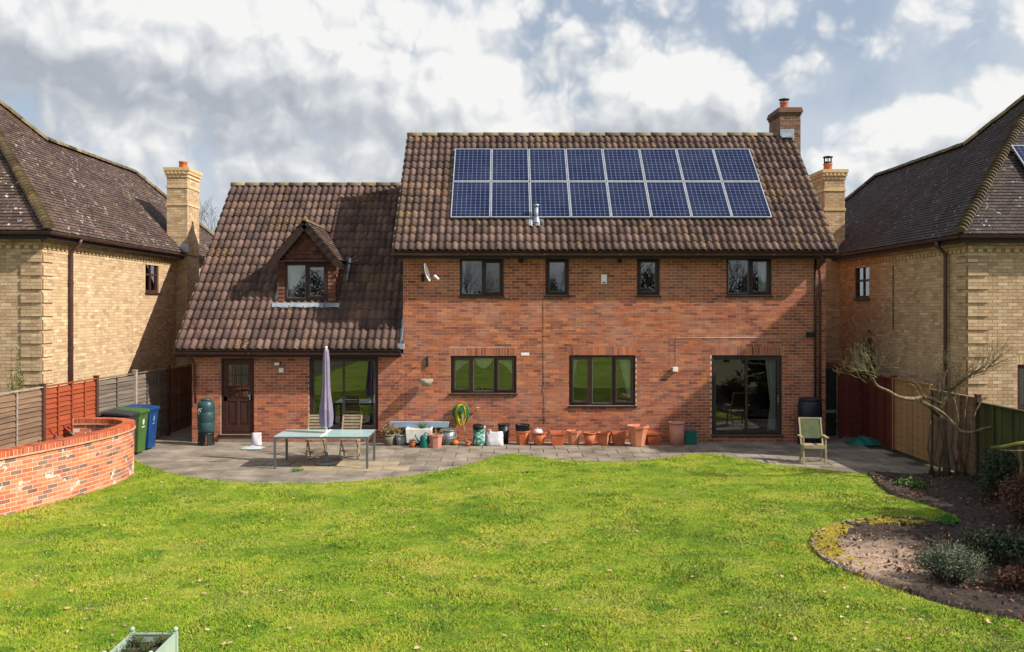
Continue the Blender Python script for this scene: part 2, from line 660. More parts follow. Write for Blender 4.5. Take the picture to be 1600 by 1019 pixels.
m_lawn = lawn_mat('lawn', False)
m_blade = lawn_mat('grass_blades', True)
MB().quad((-400, -400, -.08), (400, -400, -.08), (400, 400, -.08), (-400, 400, -.08)).build('ground', m_ground, kind='structure', label='rough ground around the houses reaching far away')

PATIO_EDGE = [(200, 716), (215, 724), (235, 732), (265, 741), (300, 748), (360, 755), (430, 757), (520, 756), (600, 750), (650, 744), (700, 735), (745, 724),
              (780, 714), (805, 711), (835, 715), (870, 720), (910, 723), (940, 724), (1000, 722), (1050, 716), (1090, 711), (1120, 712), (1160, 719),
              (1200, 726), (1260, 733), (1300, 737), (1350, 742)]
BED_EDGE = [(1362, 748), (1385, 772), (1430, 787), (1470, 799), (1497, 813), (1488, 823), (1460, 820), (1400, 814), (1330, 819), (1285, 833), (1270, 850),
            (1280, 872), (1310, 890), (1350, 906), (1400, 925), (1480, 951), (1600, 976)]
edge1 = [Vector((*G(*p), 0)) for p in PATIO_EDGE]
edge2 = [Vector((*G(*p), 0)) for p in BED_EDGE]
e1 = smooth_path(edge1, 7)
e2 = smooth_path(edge2, 6)
_j = random.Random(17)
LAWN = [(p.x + _j.uniform(-.02, .02), p.y + _j.uniform(-.035, .035)) for p in e1] + [(p.x + _j.uniform(-.03, .03), p.y + _j.uniform(-.03, .03)) for p in e2] + [(9.4, 7.6), (9.4, -26), (-9.3, -26), (-9.3, 19.9)]
nl = len(LAWN)
bm = bmesh.new()
top = [bm.verts.new((x, y, .03)) for x, y in LAWN]
bot = [bm.verts.new((x, y, -.05)) for x, y in LAWN]
bm.faces.new(top)
for i in range(nl):
    j = (i + 1) % nl
    bm.faces.new((top[j], top[i], bot[i], bot[j]))
bmesh.ops.recalc_face_normals(bm, faces=bm.faces)
bmesh.ops.triangulate(bm, faces=[f for f in bm.faces if len(f.verts) > 4])
me = bpy.data.meshes.new('lawn')
bm.to_mesh(me)
bm.free()
me.materials.append(m_lawn)
link('lawn', me, kind='structure', label='bright green mossy lawn in front of the patio')

rs = np.random.RandomState(7)


def lawn_points(n, y0, y1, half):
    y = y0 + (y1 - y0) * rs.rand(n)
    x = (rs.rand(n) * 2 - 1) * (half * y + .6)
    P = np.stack([x, y], 1)
    return P[in_poly(P, LAWN)]


P = np.concatenate([lawn_points(170000, 8.6, 12.5, .60), lawn_points(150000, 12.5, 17, .58), lawn_points(70000, 17, 21.5, .56)])
n = len(P)
# tufts: pull a share of the blades into clumps
cl = P[rs.randint(0, n, n // 400)]
pick = rs.rand(n) < .22
P[pick] = cl[rs.randint(0, len(cl), pick.sum())] + rs.randn(pick.sum(), 2) * .07
P = P[in_poly(P, LAWN)]
n = len(P)
hgt = (.010 + .018 * rs.rand(n)) * (1 + .5 * np.sin(P[:, 0] * 3.1 + np.sin(P[:, 1] * 2.3) * 2) * np.sin(P[:, 1] * 2.7))
a = rs.rand(n) * 2 * np.pi
wd = .003 + .003 * rs.rand(n) + .00025 * P[:, 1]
ln = hgt * (.3 + 1.1 * rs.rand(n))
b_ = rs.rand(n) * 2 * np.pi
V = np.zeros((n, 3, 3), np.float32)
V[:, 0, 0] = P[:, 0] - np.cos(a) * wd
V[:, 0, 1] = P[:, 1] - np.sin(a) * wd
V[:, 1, 0] = P[:, 0] + np.cos(a) * wd
V[:, 1, 1] = P[:, 1] + np.sin(a) * wd
V[:, :2, 2] = .028
V[:, 2, 0] = P[:, 0] + np.cos(b_) * ln
V[:, 2, 1] = P[:, 1] + np.sin(b_) * ln
V[:, 2, 2] = .03 + hgt
link('grass', np_mesh('grass', V.reshape(-1, 3), np.arange(n * 3).reshape(-1, 3), m_blade), kind='stuff', label='short grass blades of the lawn', )

# longer grass fringe along the edges of the lawn
V = []
for path in (e1, e2):
    for i in range(len(path) - 1):
        p, q = path[i], path[i + 1]
        L = (q - p).length
        for k in range(int(L * 190)):
            c = p.lerp(q, rs.rand()) + Vector((rs.randn() * .035, rs.randn() * .035, 0))
            aa = rs.rand() * 6.28
            h = .02 + .06 * rs.rand() ** 2
            d_ = Vector((math.cos(aa), math.sin(aa), 0))
            V += [c + Vector((0, 0, .0)) - d_ * .006, c + Vector((0, 0, .0)) + d_ * .006,
                  c + Vector((rs.randn() * .03, rs.randn() * .03, h))]
V = np.array([tuple(p) for p in V], np.float32)
link('edge_grass', np_mesh('edge_grass', V, np.arange(len(V)).reshape(-1, 3), m_blade), kind='stuff', label='longer grass along the edges of the lawn')

# fallen leaves
m_leaf = plain('dead_leaf', H('a3805c'), H('c8ab8c'), 3, .8, 0, var=.45)
mb = MB()
rg = random.Random(3)
k = 0
while k < 330:
    y = 8.8 + 12 * rg.random() ** 1.3
    x = rg.uniform(-.57, .57) * y
    if not in_poly(np.array([[x, y]]), LAWN)[0]:
        continue
    s_ = rg.uniform(.015, .045)
    aa = rg.uniform(0, 6.28)
    c, s2 = math.cos(aa) * s_, math.sin(aa) * s_
    z = .05
    zz = [rg.uniform(0, .02) for _ in range(5)]
    mb.add([(x - c, y - s2, z + zz[0]), (x + s2 * .6, y - c * .6, z + zz[1]), (x + c, y + s2, z + zz[2]), (x - s2 * .6, y + c * .6, z + zz[3])], [(0, 1, 2), (0, 2, 3)])
    k += 1
mb.build('fallen_leaves', m_leaf, kind='stuff', label='small dead leaves scattered over the lawn')

# patio of concrete slabs
m_slab = plain('paving', H('988c7e'), H('6c6358'), 1.6, .9, .5, 40, var=.14)
m_slab_lit = plain('lit_clean_paving', H('ab9a7e'), H('8c7e68'), 2.6, .9, .5, 40, var=.1)  # pale patch by the table: sunlit look and clean paving put into the colour
m_grout = plain('patio_joint', H('463f34'), H('40431f'), 2.5, .95, .6, 50)
patio = MB().quad((-9.3, 18.0, -.03), (9.55, 18.0, -.03), (9.55, 31, -.03), (-9.3, 31, -.03)).build('patio', m_grout, kind='structure', label='patio of concrete slabs along the house')
SL = .60
slab_me = MB().box(.009, SL - .009, .009, SL - .009, -.04, 0).mesh('paving_slab', m_slab)
slab_lit = MB().box(.009, SL - .009, .009, SL - .009, -.04, 0).mesh('paving_slab_lit_clean', m_slab_lit)
LP = LAWN
for r in range(10):
    y = D - .02 - (r + 1) * SL
    x = -9.25 + (.3 if r % 2 else 0)
    while x < 9.5:
        cs = np.array([[x + a_, y + c_] for a_ in (0, .3, .6) for c_ in (0, .3, .6)])
        ins = in_poly(cs, LP)
        bed = (cs[:, 0] > 6.9) & (cs[:, 1] < 18.75)
        if not ins.all() and not bed.any() and x + SL < 9.6:
            lit_patch = -5.2 < x < -2.4 and 19.7 < y + .3 < 20.9 and rg.random() < .7
            o = bpy.data.objects.new('paving_slab', slab_lit if lit_patch else slab_me)
            COL.objects.link(o)
            o.parent = patio
            o.location = (x, y, rg.uniform(-.004, .004))
            o.rotation_euler = (rg.uniform(-.006, .006), rg.uniform(-.006, .006), rg.uniform(-.004, .004))
        x += SL
# side passages in plain concrete
m_conc = plain('passage_concrete', H('857b6e'), H('6d655a'), 2, .92, .4, 40)
MB().box(-9.25, -8.2, D - .01, 31, -.03, -.004).build('side_passage', m_conc, kind='structure', label='narrow concrete passage left of the house')
MB().box(8.45, 9.45, D - .01, 31, -.03, -.004).build('side_passage', m_conc, kind='structure', label='narrow concrete passage right of the house')

# ------------------------------------------------------------------ brick and tile builders
BR_L, BR_H = .215, .065
CAMP = Vector((0, 0, HC))


def courses(u0, u1, z0, z1, openings, first=0):
    out = []
    c = 0
    while z0 + c * .075 + .05 < z1:
        za = z0 + c * .075
        zb = min(za + BR_H, z1)
        iv = [(u0, u1)]
        for (a, b, c0, c1) in openings:
            if min(zb, c1) - max(za, c0) > .02:
                nv = []
                for (p, q) in iv:
                    if b <= p or a >= q:
                        nv.append((p, q))
                    else:
                        if a > p:
                            nv.append((p, a))
                        if b < q:
                            nv.append((b, q))
                iv = nv
        off = ((c + first) % 2) * .1125
        for (p, q) in iv:
            k = math.floor((p - u0 - off) / .225)
            s = u0 + off + k * .225
            while s < q:
                a, b = max(s, p), min(s + BR_L, q)
                if b - a > .03:
                    out.append((a, b, za, zb))
                s += .225
        c += 1
    return out


def soldiers(u0, u1, z0):
    n = max(1, round((u1 - u0) / .075))
    st = (u1 - u0) / n
    return [(u0 + i * st + .005, u0 + (i + 1) * st - .005, z0 + .006, z0 + .216) for i in range(n)]


class Frame:
    def __init__(s, O, U, N):
        s.O, s.U, s.N = Vector(O), Vector(U).normalized(), Vector(N).normalized()
        s.rot = Matrix((s.U, -s.N, Vector((0, 0, 1)))).transposed()

    def p(s, u, n, z):
        return s.O + s.U * u + s.N * n + Vector((0, 0, z))


def backing(fr, mb, u0, u1, z0, z1, openings, reveal=.11):
    us = sorted({u0, u1} | {max(u0, min(u1, v)) for o in openings for v in o[:2]})
    zs = sorted({z0, z1} | {max(z0, min(z1, v)) for o in openings for v in o[2:]})
    for i in range(len(us) - 1):
        for j in range(len(zs) - 1):
            cu, cz = (us[i] + us[i + 1]) / 2, (zs[j] + zs[j + 1]) / 2
            if any(o[0] < cu < o[1] and o[2] < cz < o[3] for o in openings):
                continue
            mb.quad(fr.p(us[i], 0, zs[j]), fr.p(us[i + 1], 0, zs[j]), fr.p(us[i + 1], 0, zs[j + 1]), fr.p(us[i], 0, zs[j + 1]))
    for (a, b, c, d) in openings:
        r = -reveal
        mb.quad(fr.p(a, 0, c), fr.p(a, 0, d), fr.p(a, r, d), fr.p(a, r, c))
        mb.quad(fr.p(b, 0, c), fr.p(b, r, c), fr.p(b, r, d), fr.p(b, 0, d))
        mb.quad(fr.p(a, 0, d), fr.p(b, 0, d), fr.p(b, r, d), fr.p(a, r, d))
        mb.quad(fr.p(a, 0, c), fr.p(a, r, c), fr.p(b, r, c), fr.p(b, 0, c))


class Bricks:
    """collects the bricks of one thing over several walls; the nearest full ones become single objects"""
    def __init__(s, mat):
        s.items = []
        s.mat = mat

    def add(s, fr, lst, out=.0035, rank=0.0):
        for b in lst:
            c = fr.p((b[0] + b[1]) / 2, 0, (b[2] + b[3]) / 2)
            s.items.append((fr, b, out, c, rank))

    def emit(s, parent, limit=300, visible=None):
        full = []
        rest = []
        for it in s.items:
            fr, b, out, c, rank = it
            ok = abs(b[1] - b[0] - BR_L) < 1e-3 and abs(b[3] - b[2] - BR_H) < 1e-3 and rank >= 0 and (visible is None or visible(c))
            (full if ok else rest).append(it)
        full.sort(key=lambda i: (i[3] - CAMP).length + i[4])
        one, rest = full[:limit], rest + full[limit:]
        rg = random.Random(11)
        meshes = {}
        base = wloc(parent)
        for fr, b, out, c, rank in one:
            if out not in meshes:
                meshes[out] = MB().box(0, BR_L, -out, .01, 0, BR_H).mesh('brick', s.mat)
            o = bpy.data.objects.new('brick', meshes[out])
            COL.objects.link(o)
            o.parent = parent
            m4 = fr.rot.to_4x4()
            m4.translation = fr.p(b[0], rg.uniform(-.0015, .0015), b[2]) - base
            o.matrix_local = m4
        V, Q = [], []
        for fr, b, out, c, rank in rest:
            n = len(V)
            e = out + rg.uniform(-.0015, .0015)
            for q in (0, e):
                V += [fr.p(b[0], q - (.004 if q == 0 else 0), b[2]), fr.p(b[1], q - (.004 if q == 0 else 0), b[2]), fr.p(b[1], q - (.004 if q == 0 else 0), b[3]), fr.p(b[0], q - (.004 if q == 0 else 0), b[3])]
            Q += [(n + 4, n + 5, n + 6, n + 7), (n, n + 1, n + 5, n + 4), (n + 1, n + 2, n + 6, n + 5), (n + 2, n + 3, n + 7, n + 6), (n + 3, n, n + 4, n + 7)]
        if V:
            V = np.array([tuple(p - base) for p in V], np.float32)
            link('brickwork', np_mesh('brickwork', V, np.array(Q), s.mat), parent, kind='stuff')


def slope_frame(O, U, V):
    U, V = Vector(U).normalized(), Vector(V).normalized()
    N = U.cross(V)
    return Vector(O), U, V, N


PT_S = .187
_s = np.linspace(-.03, 1.0, 8)
_prof = .058 * np.power(np.clip(.5 - .5 * np.cos(2 * np.pi * _s), 0, 1), .85)


def pantile_local(gauge):
    """one pantile: rolled top with a thick lower edge (24 triangles)"""
    V, Q = [], []
    m = len(_s)
    for (v, dz) in ((0, .036), (gauge + .05, .0)):
        for i in range(m):
            V.append((_s[i] * PT_S, v, _prof[i] + dz))
    for i in range(m):
        V.append((_s[i] * PT_S, 0, _prof[i] + .036 - .026))
    for i in range(m - 1):
        Q.append((i, i + 1, m + i + 1, m + i))
        Q.append((2 * m + i, 2 * m + i + 1, i + 1, i))
    return np.array(V), np.array(Q)


def pantile_roof(parent, O, U, V, width, gauge, rows, limit, skip=None, ind=None):
    O, U, V, N = slope_frame(O, U, V)
    LV, LQ = pantile_local(gauge)
    cols = int(round(width / PT_S))
    sx = width / (cols * PT_S)
    LV = LV.copy()
    LV[:, 0] *= sx
    R = np.array([U, V, N])
    base = wloc(parent)
    cells = []
    for r in range(rows):
        for c in range(cols):
            u, v = c * PT_S * sx, r * gauge
            p = O + U * (u + .1) + V * (v + .15)
            if skip and skip(p):
                continue
            cells.append((u, v, p))
    if ind:
        cells.sort(key=lambda c: (0 if ind(c[2]) else 1, (c[2] - CAMP).length))
    me = np_mesh('roof_tile', LV, LQ, m_tile, True)
    rg = random.Random(5)
    rot = Matrix((U, V, N)).transposed().to_4x4()
    for (u, v, p) in cells[:limit]:
        o = bpy.data.objects.new('roof_tile', me)
        COL.objects.link(o)
        o.parent = parent
        m4 = rot @ Matrix.Rotation(rg.uniform(-.006, .006), 4, 'Z')
        m4.translation = O + U * u + V * v + N * rg.uniform(-.002, .004) - base
        o.matrix_local = m4
    rest = cells[limit:]
    if rest:
        nv = len(LV)
        VV = np.zeros((len(rest), nv, 3))
        for i, (u, v, p) in enumerate(rest):
            q = LV + np.array([u + rg.uniform(-.003, .003), v + rg.uniform(-.004, .004), rg.uniform(-.002, .004)])
            VV[i] = q @ R + np.array(O - base)
        QQ = (LQ[None] + (np.arange(len(rest)) * nv)[:, None, None]).reshape(-1, 4)
        link('roof_tiles', np_mesh('roof_tiles', VV.reshape(-1, 3), QQ, m_tile, True), parent, kind='stuff')


def plain_tiles(parent, name, O, U, V, poly, mat, w=.168, gauge=.112, th=.016, stag=.5):
    """small flat tiles clipped to a polygon given in (u, v)"""
    O, U, V, N = slope_frame(O, U, V)
    us = [p[0] for p in poly]
    vs = [p[1] for p in poly]
    cells = []
    nr = int((max(vs) - min(vs)) / gauge) + 1
    nc = int((max(us) - min(us)) / w) + 2
    for r in range(nr):
        for c in range(nc):
            cells.append((min(us) + (c - stag * (r % 2)) * w, min(vs) + r * gauge))
    C = np.array(cells)
    C = C[in_poly(C + np.array([w / 2, gauge / 2]), poly)]
    n = len(C)
    base = wloc(parent)
    lo = th + rs.rand(n) * .007
    VV = np.zeros((n, 6, 3))
    g = .003
    for i, (du, dv, top) in enumerate(((g, 0, 1), (w - g, 0, 1), (w - g, gauge + .01, 0), (g, gauge + .01, 0), (g, 0, -1), (w - g, 0, -1))):
        VV[:, i, 0] = C[:, 0] + du
        VV[:, i, 1] = C[:, 1] + dv
        VV[:, i, 2] = lo if top == 1 else (.0 if top == 0 else lo - th)
    VV = VV.reshape(-1, 3) @ np.array([U, V, N]) + np.array(O - base)
    k = (np.arange(n) * 6)[:, None]
    QQ = np.concatenate([k + np.array([[0, 1, 2, 3]]), k + np.array([[4, 5, 1, 0]])])
    return link(name, np_mesh(name, VV, QQ, mat), parent, kind='stuff')


def half_round(mb, a, b, r, n=8, up=(0, 0, 1), thick=.0, over=1.0):
    """half-round length from a to b, bulging along up"""
    a, b, up = Vector(a), Vector(b), Vector(up).normalized()
    t = (b - a).normalized()
    sd = t.cross(up).normalized()
    up = sd.cross(t)
    vs = []
    for p, k in ((a, 1.0), (b, over)):
        for i in range(n + 1):
            q = math.pi * i / n
            vs.append(p + sd * math.cos(q) * r * k + up * math.sin(q) * r * k)
    fs = [(i, i + 1, n + 2 + i, n + 1 + i) for i in range(n)]
    fs += [tuple(range(n, -1, -1)), tuple(range(n + 1, 2 * n + 2))]
    mb.add(vs, fs, True)
    for i in range(1, 3):
        mb.sm[-i] = False
    return mb


def gutter(parent, a, b, r=.062):
    """half-round gutter, open at the top"""
    mb = MB()
    a, b = Vector(a), Vector(b)
    t = (b - a).normalized()
    sd = t.cross(Vector((0, 0, 1))).normalized()
    n = 8
    for rr, fl in ((r, 1), (r - .006, -1)):
        vs = []
        for p in (a, b):
            for i in range(n + 1):
                q = math.pi + math.pi * i / n
                vs.append(p + sd * math.cos(q) * rr + Vector((0, 0, math.sin(q) * rr)))
        mb.add(vs, [(i, i + 1, n + 2 + i, n + 1 + i) for i in range(n)], True)
    L = (b - a).length
    k = 1.9
    while k < L:
        p = a + t * k
        half_round(mb, p, p + t * .09, r + .007, 8, (0, 0, -1))
        k += 1.95
    return mb.build('gutter', m_gut, parent)


def pipe(parent, pts, r=.034, name='downpipe', mat=None, clips=True):
    o = MB().tube(pts, r, 10).build(name, mat or m_gut, parent)
    if clips:
        mb = MB()
        a, b = Vector(pts[-2]), Vector(pts[-1])
        n = max(1, int((a - b).length / 1.4))
        for i in range(n):
            p = a.lerp(b, (i + .35) / n)
            mb.lathe([(r + .012, -.025), (r + .012, .025)], 10, p.x, p.y, p.z)
        mb.build('pipe_clip', m_gut, o)
    return o


# ------------------------------------------------------------------ the red brick house
house = thing('brick_house', 'red brick house with pantiled roof, solar panels and a lower dormered wing', 'house', (0, D, 0))
X_L, X_M, X_R = fx(300), fx(630), fx(1290)
ME_Y, ME_Z, MR_Y, MR_Z = 23.35, 4.93, 27.1, 8.58          # main roof: eaves and ridge
EE_Y, EE_Z, ER_Y, ER_Z = 23.40, 2.40, 28.4, 7.28          # wing roof
MV_L, MV_R = -2.87, 8.53
EV_L, EV_R = -8.47, X_M - .01
OP = {}
for k_, (a, b, c, d) in dict(u1=(718, 787, 463, 404), u2=(852, 889, 462, 403), u3=(995, 1031, 462, 403), u4=(1135, 1206, 462, 402),
                             l1=(704, 807, 615, 556), l2=(889, 993, 634, 555), pr=(1112, 1222, 680, 555),
                             pl=(483, 591, 672, 557), bd=(345, 397, 679, 559)).items():
    OP[k_] = (fx(a), fx(b), fz(c), fz(d))
fr = Frame((0, D, 0), (1, 0, 0), (0, -1, 0))
Z_SOF, Z_ESOF = 4.80, 2.28
mainO = [OP[k_] for k_ in ('u1', 'u2', 'u3', 'u4', 'l1', 'l2', 'pr')]
wingO = [OP[k_] for k_ in ('pl', 'bd')]
sold = [(OP[k_][0] - .04, OP[k_][1] + .04, OP[k_][3], OP[k_][3] + .225) for k_ in ('l1', 'l2', 'pr')]
mb = MB()
backing(fr, mb, X_M, X_R, -.05, Z_SOF, mainO)
backing(fr, mb, X_L, X_M, -.05, Z_ESOF, wingO)
wall = mb.build('wall', m_mortar, house)
bk = Bricks(m_brick)
bk.add(fr, courses(X_M + .005, X_R, .0, Z_SOF, mainO + sold))
bk.add(fr, courses(X_L, X_M - .008, .0, Z_ESOF, wingO), rank=50)
for s_ in sold:
    bk.add(fr, soldiers(s_[0], s_[1], s_[2]), rank=-1)
# brick panel texture for the flanks and back that the photo does not show
m_flank, t, b = new_mat('flank_brick')
bt = t.new('ShaderNodeTexBrick')
bt.inputs['Color1'].default_value = H('a2543a')
bt.inputs['Color2'].default_value = H('7c463a')
bt.inputs['Mortar'].default_value = H('a89078')
bt.inputs['Scale'].default_value = 1.0
bt.inputs['Brick Width'].default_value = .225
bt.inputs['Row Height'].default_value = .075
bt.inputs['Mortar Size'].default_value = .01
sp = t.new('ShaderNodeSeparateXYZ')
t.l.new(pos(t), sp.inputs[0])
cm = t.new('ShaderNodeCombineXYZ')
t.l.new(t.m('ADD', sp.outputs[0], sp.outputs[1]), cm.inputs[0])
t.l.new(sp.outputs[2], cm.inputs[1])
t.l.new(cm.outputs[0], bt.inputs['Vector'])
t.l.new(bt.outputs['Color'], b.inputs['Base Color'])
b.inputs['Roughness'].default_value = .9
mb = MB()
MB_Y = 2 * MR_Y - ME_Y - .45
for x in (X_M + .001, X_R):
    mb.add([(x, D, -.05), (x, MB_Y, -.05), (x, MB_Y, Z_SOF), (x, MR_Y, MR_Z - .12), (x, D, Z_SOF)], [(0, 1, 2, 3, 4)])
mb.quad((X_M, MB_Y, -.05), (X_R, MB_Y, -.05), (X_R, MB_Y, Z_SOF), (X_M, MB_Y, Z_SOF))
EB_Y = 2 * ER_Y - EE_Y - .4
mb.add([(X_L, D, -.05), (X_L, EB_Y, -.05), (X_L, EB_Y, Z_ESOF), (X_L, ER_Y, ER_Z - .12), (X_L, D, Z_ESOF)], [(0, 1, 2, 3, 4)])
mb.quad((X_L, EB_Y, -.05), (X_M, EB_Y, -.05), (X_M, EB_Y, Z_ESOF), (X_L, EB_Y, Z_ESOF))
mb.build('flank_wall', m_flank, house)
bk.emit(wall, 300, lambda c: c.z > 1.2)

# roofs: deck, tiles, ridge, verge, eaves
roof = MB()
VM = Vector((0, MR_Y - ME_Y, MR_Z - ME_Z)).normalized()
VE = Vector((0, ER_Y - EE_Y, ER_Z - EE_Z)).normalized()


def deck(mb, x0, x1, ey, ez, ry, rz, dz=-.03):
    by = 2 * ry - ey
    mb.quad((x0, ey, ez + dz), (x1, ey, ez + dz), (x1, ry, rz + dz), (x0, ry, rz + dz))
    mb.quad((x1, by, ez + dz), (x0, by, ez + dz), (x0, ry, rz + dz), (x1, ry, rz + dz))


deck(roof, MV_L, MV_R, ME_Y, ME_Z, MR_Y, MR_Z)
deck(roof, EV_L, EV_R, EE_Y, EE_Z, ER_Y, ER_Z)
roof = roof.build('roof', m_tile, house)
DORM = (-6.09, -4.53)


def in_dorm(p):
    """tiles replaced by the dormer"""
    return DORM[0] - .03 < p.x < DORM[1] + .03 and p.y > 24.62 and p.z < 4.75 or (abs(p.x + 5.31) < .82 * (1 - max(0, p.z - 4.75) / 1.0) and 4.7 < p.z < 5.6)


LM = math.hypot(MR_Y - ME_Y, MR_Z - ME_Z)
LE = math.hypot(ER_Y - EE_Y, ER_Z - EE_Z)
pantile_roof(roof, (MV_L, ME_Y, ME_Z), (1, 0, 0), VM, MV_R - MV_L, LM / 16.3, 16, 150, ind=lambda p: p.z < 5.75 or p.x < -1.3)
pantile_roof(roof, (EV_L, EE_Y, EE_Z), (1, 0, 0), VE, EV_R - EV_L, LE / 19.4, 19, 150, skip=in_dorm, ind=lambda p: p.x < -6.2 or p.z < 3.4)
for (x0, x1, y, z) in ((MV_L, MV_R, MR_Y, MR_Z), (EV_L, X_M - .25, ER_Y, ER_Z)):
    x = x0
    while x < x1 - .1:
        e = min(x + .45, x1)
        half_round(MB(), (x, y, z - .02 + rg.uniform(-.004, .004)), (e + .012, y, z - .02 + rg.uniform(-.004, .004)), .115, 8, over=.97).build('ridge_tile', m_ridge, roof)
        x += .45
m_verge = plain('verge_mortar', H('8e8676'), H('6c6558'), 8, .95, .4, 60)
for (x, ey, ez, ry, rz) in ((MV_L + .03, ME_Y, ME_Z, MR_Y, MR_Z), (MV_R - .03, ME_Y, ME_Z, MR_Y, MR_Z), (EV_L + .03, EE_Y, EE_Z, ER_Y, ER_Z)):
    MB().bar((x, ey + .01, ez - .01), (x, ry, rz - .01), .06, .07, (0, -.7, .7)).build('verge', m_verge, roof)
mb = MB()
mb.box(MV_L + .02, MV_R - .02, ME_Y + .07, ME_Y + .10, 4.74, 4.91)
mb.box(MV_L + .02, MV_R - .02, ME_Y + .10, D + .05, 4.79, 4.81)
mb.box(EV_L + .02, X_M - .02, EE_Y + .07, EE_Y + .10, 2.22, 2.38)
mb.box(EV_L + .02, X_M - .02, EE_Y + .10, D + .05, 2.268, 2.288)
mb.build('fascia', m_fascia, house)
gutter(house, (MV_L - .03, ME_Y + .01, 4.875), (MV_R + .06, ME_Y + .01, 4.86))
gutter(house, (EV_L - .04, EE_Y + .01, 2.345), (X_M - .02, EE_Y + .01, 2.33))
# downpipes
pipe(house, [(fx(1283, 23.4), 23.37, 4.82), (fx(1283, 23.5), 23.42, 4.72), (fx(1280, 23.7), D - .06, 4.50), (fx(1280), D - .06, 4.3), (fx(1280), D - .06, .03)])
MB().tube([(fx(1273), D - .05, 4.75), (fx(1273), D - .05, .03)], .03, 8).build('soil_pipe', m_fascia, house)
pipe(house, [(fx(302), 23.42, 2.30), (fx(303), D - .10, 2.12), (fx(305), D - .07, 2.02), (fx(307), D - .07, 1.0)], .034)
# lead flashing where the wing roof meets the main wall
mb = MB()
p0 = Vector((X_M + .012, EE_Y + .05, EE_Z + .1))
for i in range(16):
    a_ = p0 + VE * (i * .42)
    mb.add([a_ + Vector((-.14, 0, -.02)), a_ + Vector((-.14, 0, -.02)) + VE * .45, a_ + VE * .45 + Vector((-.004, 0, .10)), a_ + Vector((-.004, 0, .10))], [(0, 1, 2, 3)])
    mb.add([a_ + Vector((-.010, 0, .10)), a_ + Vector((-.010, 0, .10)) + VE * .45, a_ + Vector((-.010, 0, .18)) + VE * .45, a_ + Vector((-.010, 0, .18))], [(0, 1, 2, 3)])
mb.box(X_M - .10, X_M + .06, EE_Y - .02, EE_Y + .25, EE_Z + .03, EE_Z + .16)
mb.jit(.006, 2).build('flashing', m_lead, house)

# chimney on the right gable
cx0, cx1, cy0, cy1, ctop = 8.12, 8.72, 26.95, 28.05, fz(168, 26.95)
ch = MB().box(cx0, cx1, cy0, cy1, 6.9, ctop - .22).build('chimney', m_mortar, house)
m_chbrick = brick_mat('old_brick', [(0, H('6a4a3e')), (.4, H('86604e')), (.7, H('99705a')), (1, H('74584c'))], H('8a7a62'), .4)
cb = Bricks(m_chbrick)
cb.add(Frame((cx0, cy0, 7.0), (1, 0, 0), (0, -1, 0)), courses(0, cx1 - cx0, 0, ctop - 7.2, []), rank=-1)
cb.add(Frame((cx0, cy1, 7.0), (0, -1, 0), (-1, 0, 0)), courses(0, cy1 - cy0, 0, ctop - 7.2, [], 1), rank=-1)
cb.add(Frame((cx1, cy0, 7.0), (0, 1, 0), (1, 0, 0)), courses(0, cy1 - cy0, 0, ctop - 7.2, [], 1), rank=-1)
cb.emit(ch, 0)
mb = MB().box(cx0 - .03, cx1 + .03, cy0 - .03, cy1 + .03, ctop - .22, ctop - .15).box(cx0 - .06, cx1 + .06, cy0 - .06, cy1 + .06, ctop - .148, ctop - .07).box(cx0 - .04, cx1 + .04, cy0 - .04, cy1 + .04, ctop - .068, ctop)
mb.build('chimney_cap', m_chbrick, ch)
pc = ((cx0 + cx1) / 2 - .03, cy0 + .5)
MB().lathe([(.13, 0), (.12, .1), (.115, .22), (.13, .24), (.13, .27), (.1, .27)], 16, *pc, ctop - .005).build('chimney_pot', m_terr, ch)
mb = MB().lathe([(.16, .33), (.16, .35), (.05, .38)], 14, *pc, ctop)
for q in range(4):
    mb.tube([(pc[0] + .1 * math.cos(q * 1.57), pc[1] + .1 * math.sin(q * 1.57), ctop + .25), (pc[0] + .1 * math.cos(q * 1.57), pc[1] + .1 * math.sin(q * 1.57), ctop + .34)], .012, 5)
mb.build('cowl', m_black, ch)
MB().box(cx0 + .0, cx1 - .2, cy0 - .035, cy0 + .0, 8.40, 8.74).box(cx0 + .0, cx1 - .25, cy0 - .16, cy0 - .02, 8.47, 8.53).jit(.008, 4).build('chimney_flashing', m_lead, ch)

# rooms behind the glass
mb = MB()
for (x0, x1, z0, z1) in ((X_L + .2, X_M - .05, .04, 2.25), (X_M + .05, 1.4, .04, 2.4), (1.5, 4.6, .04, 2.4), (4.7, X_R - .1, .04, 2.4), (X_M + .05, .9, 2.55, 4.78), (1.0, 2.6, 2.55, 4.78), (2.7, 5.0, 2.55, 4.78), (5.1, X_R - .1, 2.55, 4.78)):
    y0, y1 = D + .12, D + 3.6
    mb.quad((x0, y1, z0), (x1, y1, z0), (x1, y1, z1), (x0, y1, z1))
    mb.quad((x0, y0, z0), (x0, y1, z0), (x0, y1, z1), (x0, y0, z1))
    mb.quad((x1, y0, z0), (x1, y1, z0), (x1, y1, z1), (x1, y0, z1))
    mb.quad((x0, y0, z1), (x1, y0, z1), (x1, y1, z1), (x0, y1, z1))
mb.build('room_wall', m_room, house)
mb = MB()
for (x0, x1, z0) in ((X_L + .2, X_M - .05, .04), (X_M + .05, X_R - .1, .045), (X_M + .05, X_R - .1, 2.55)):
    mb.quad((x0, D + .12, z0), (x1, D + .12, z0), (x1, D + 3.6, z0), (x0, D + 3.6, z0))
mb.build('room_floor', m_roomfloor, house)


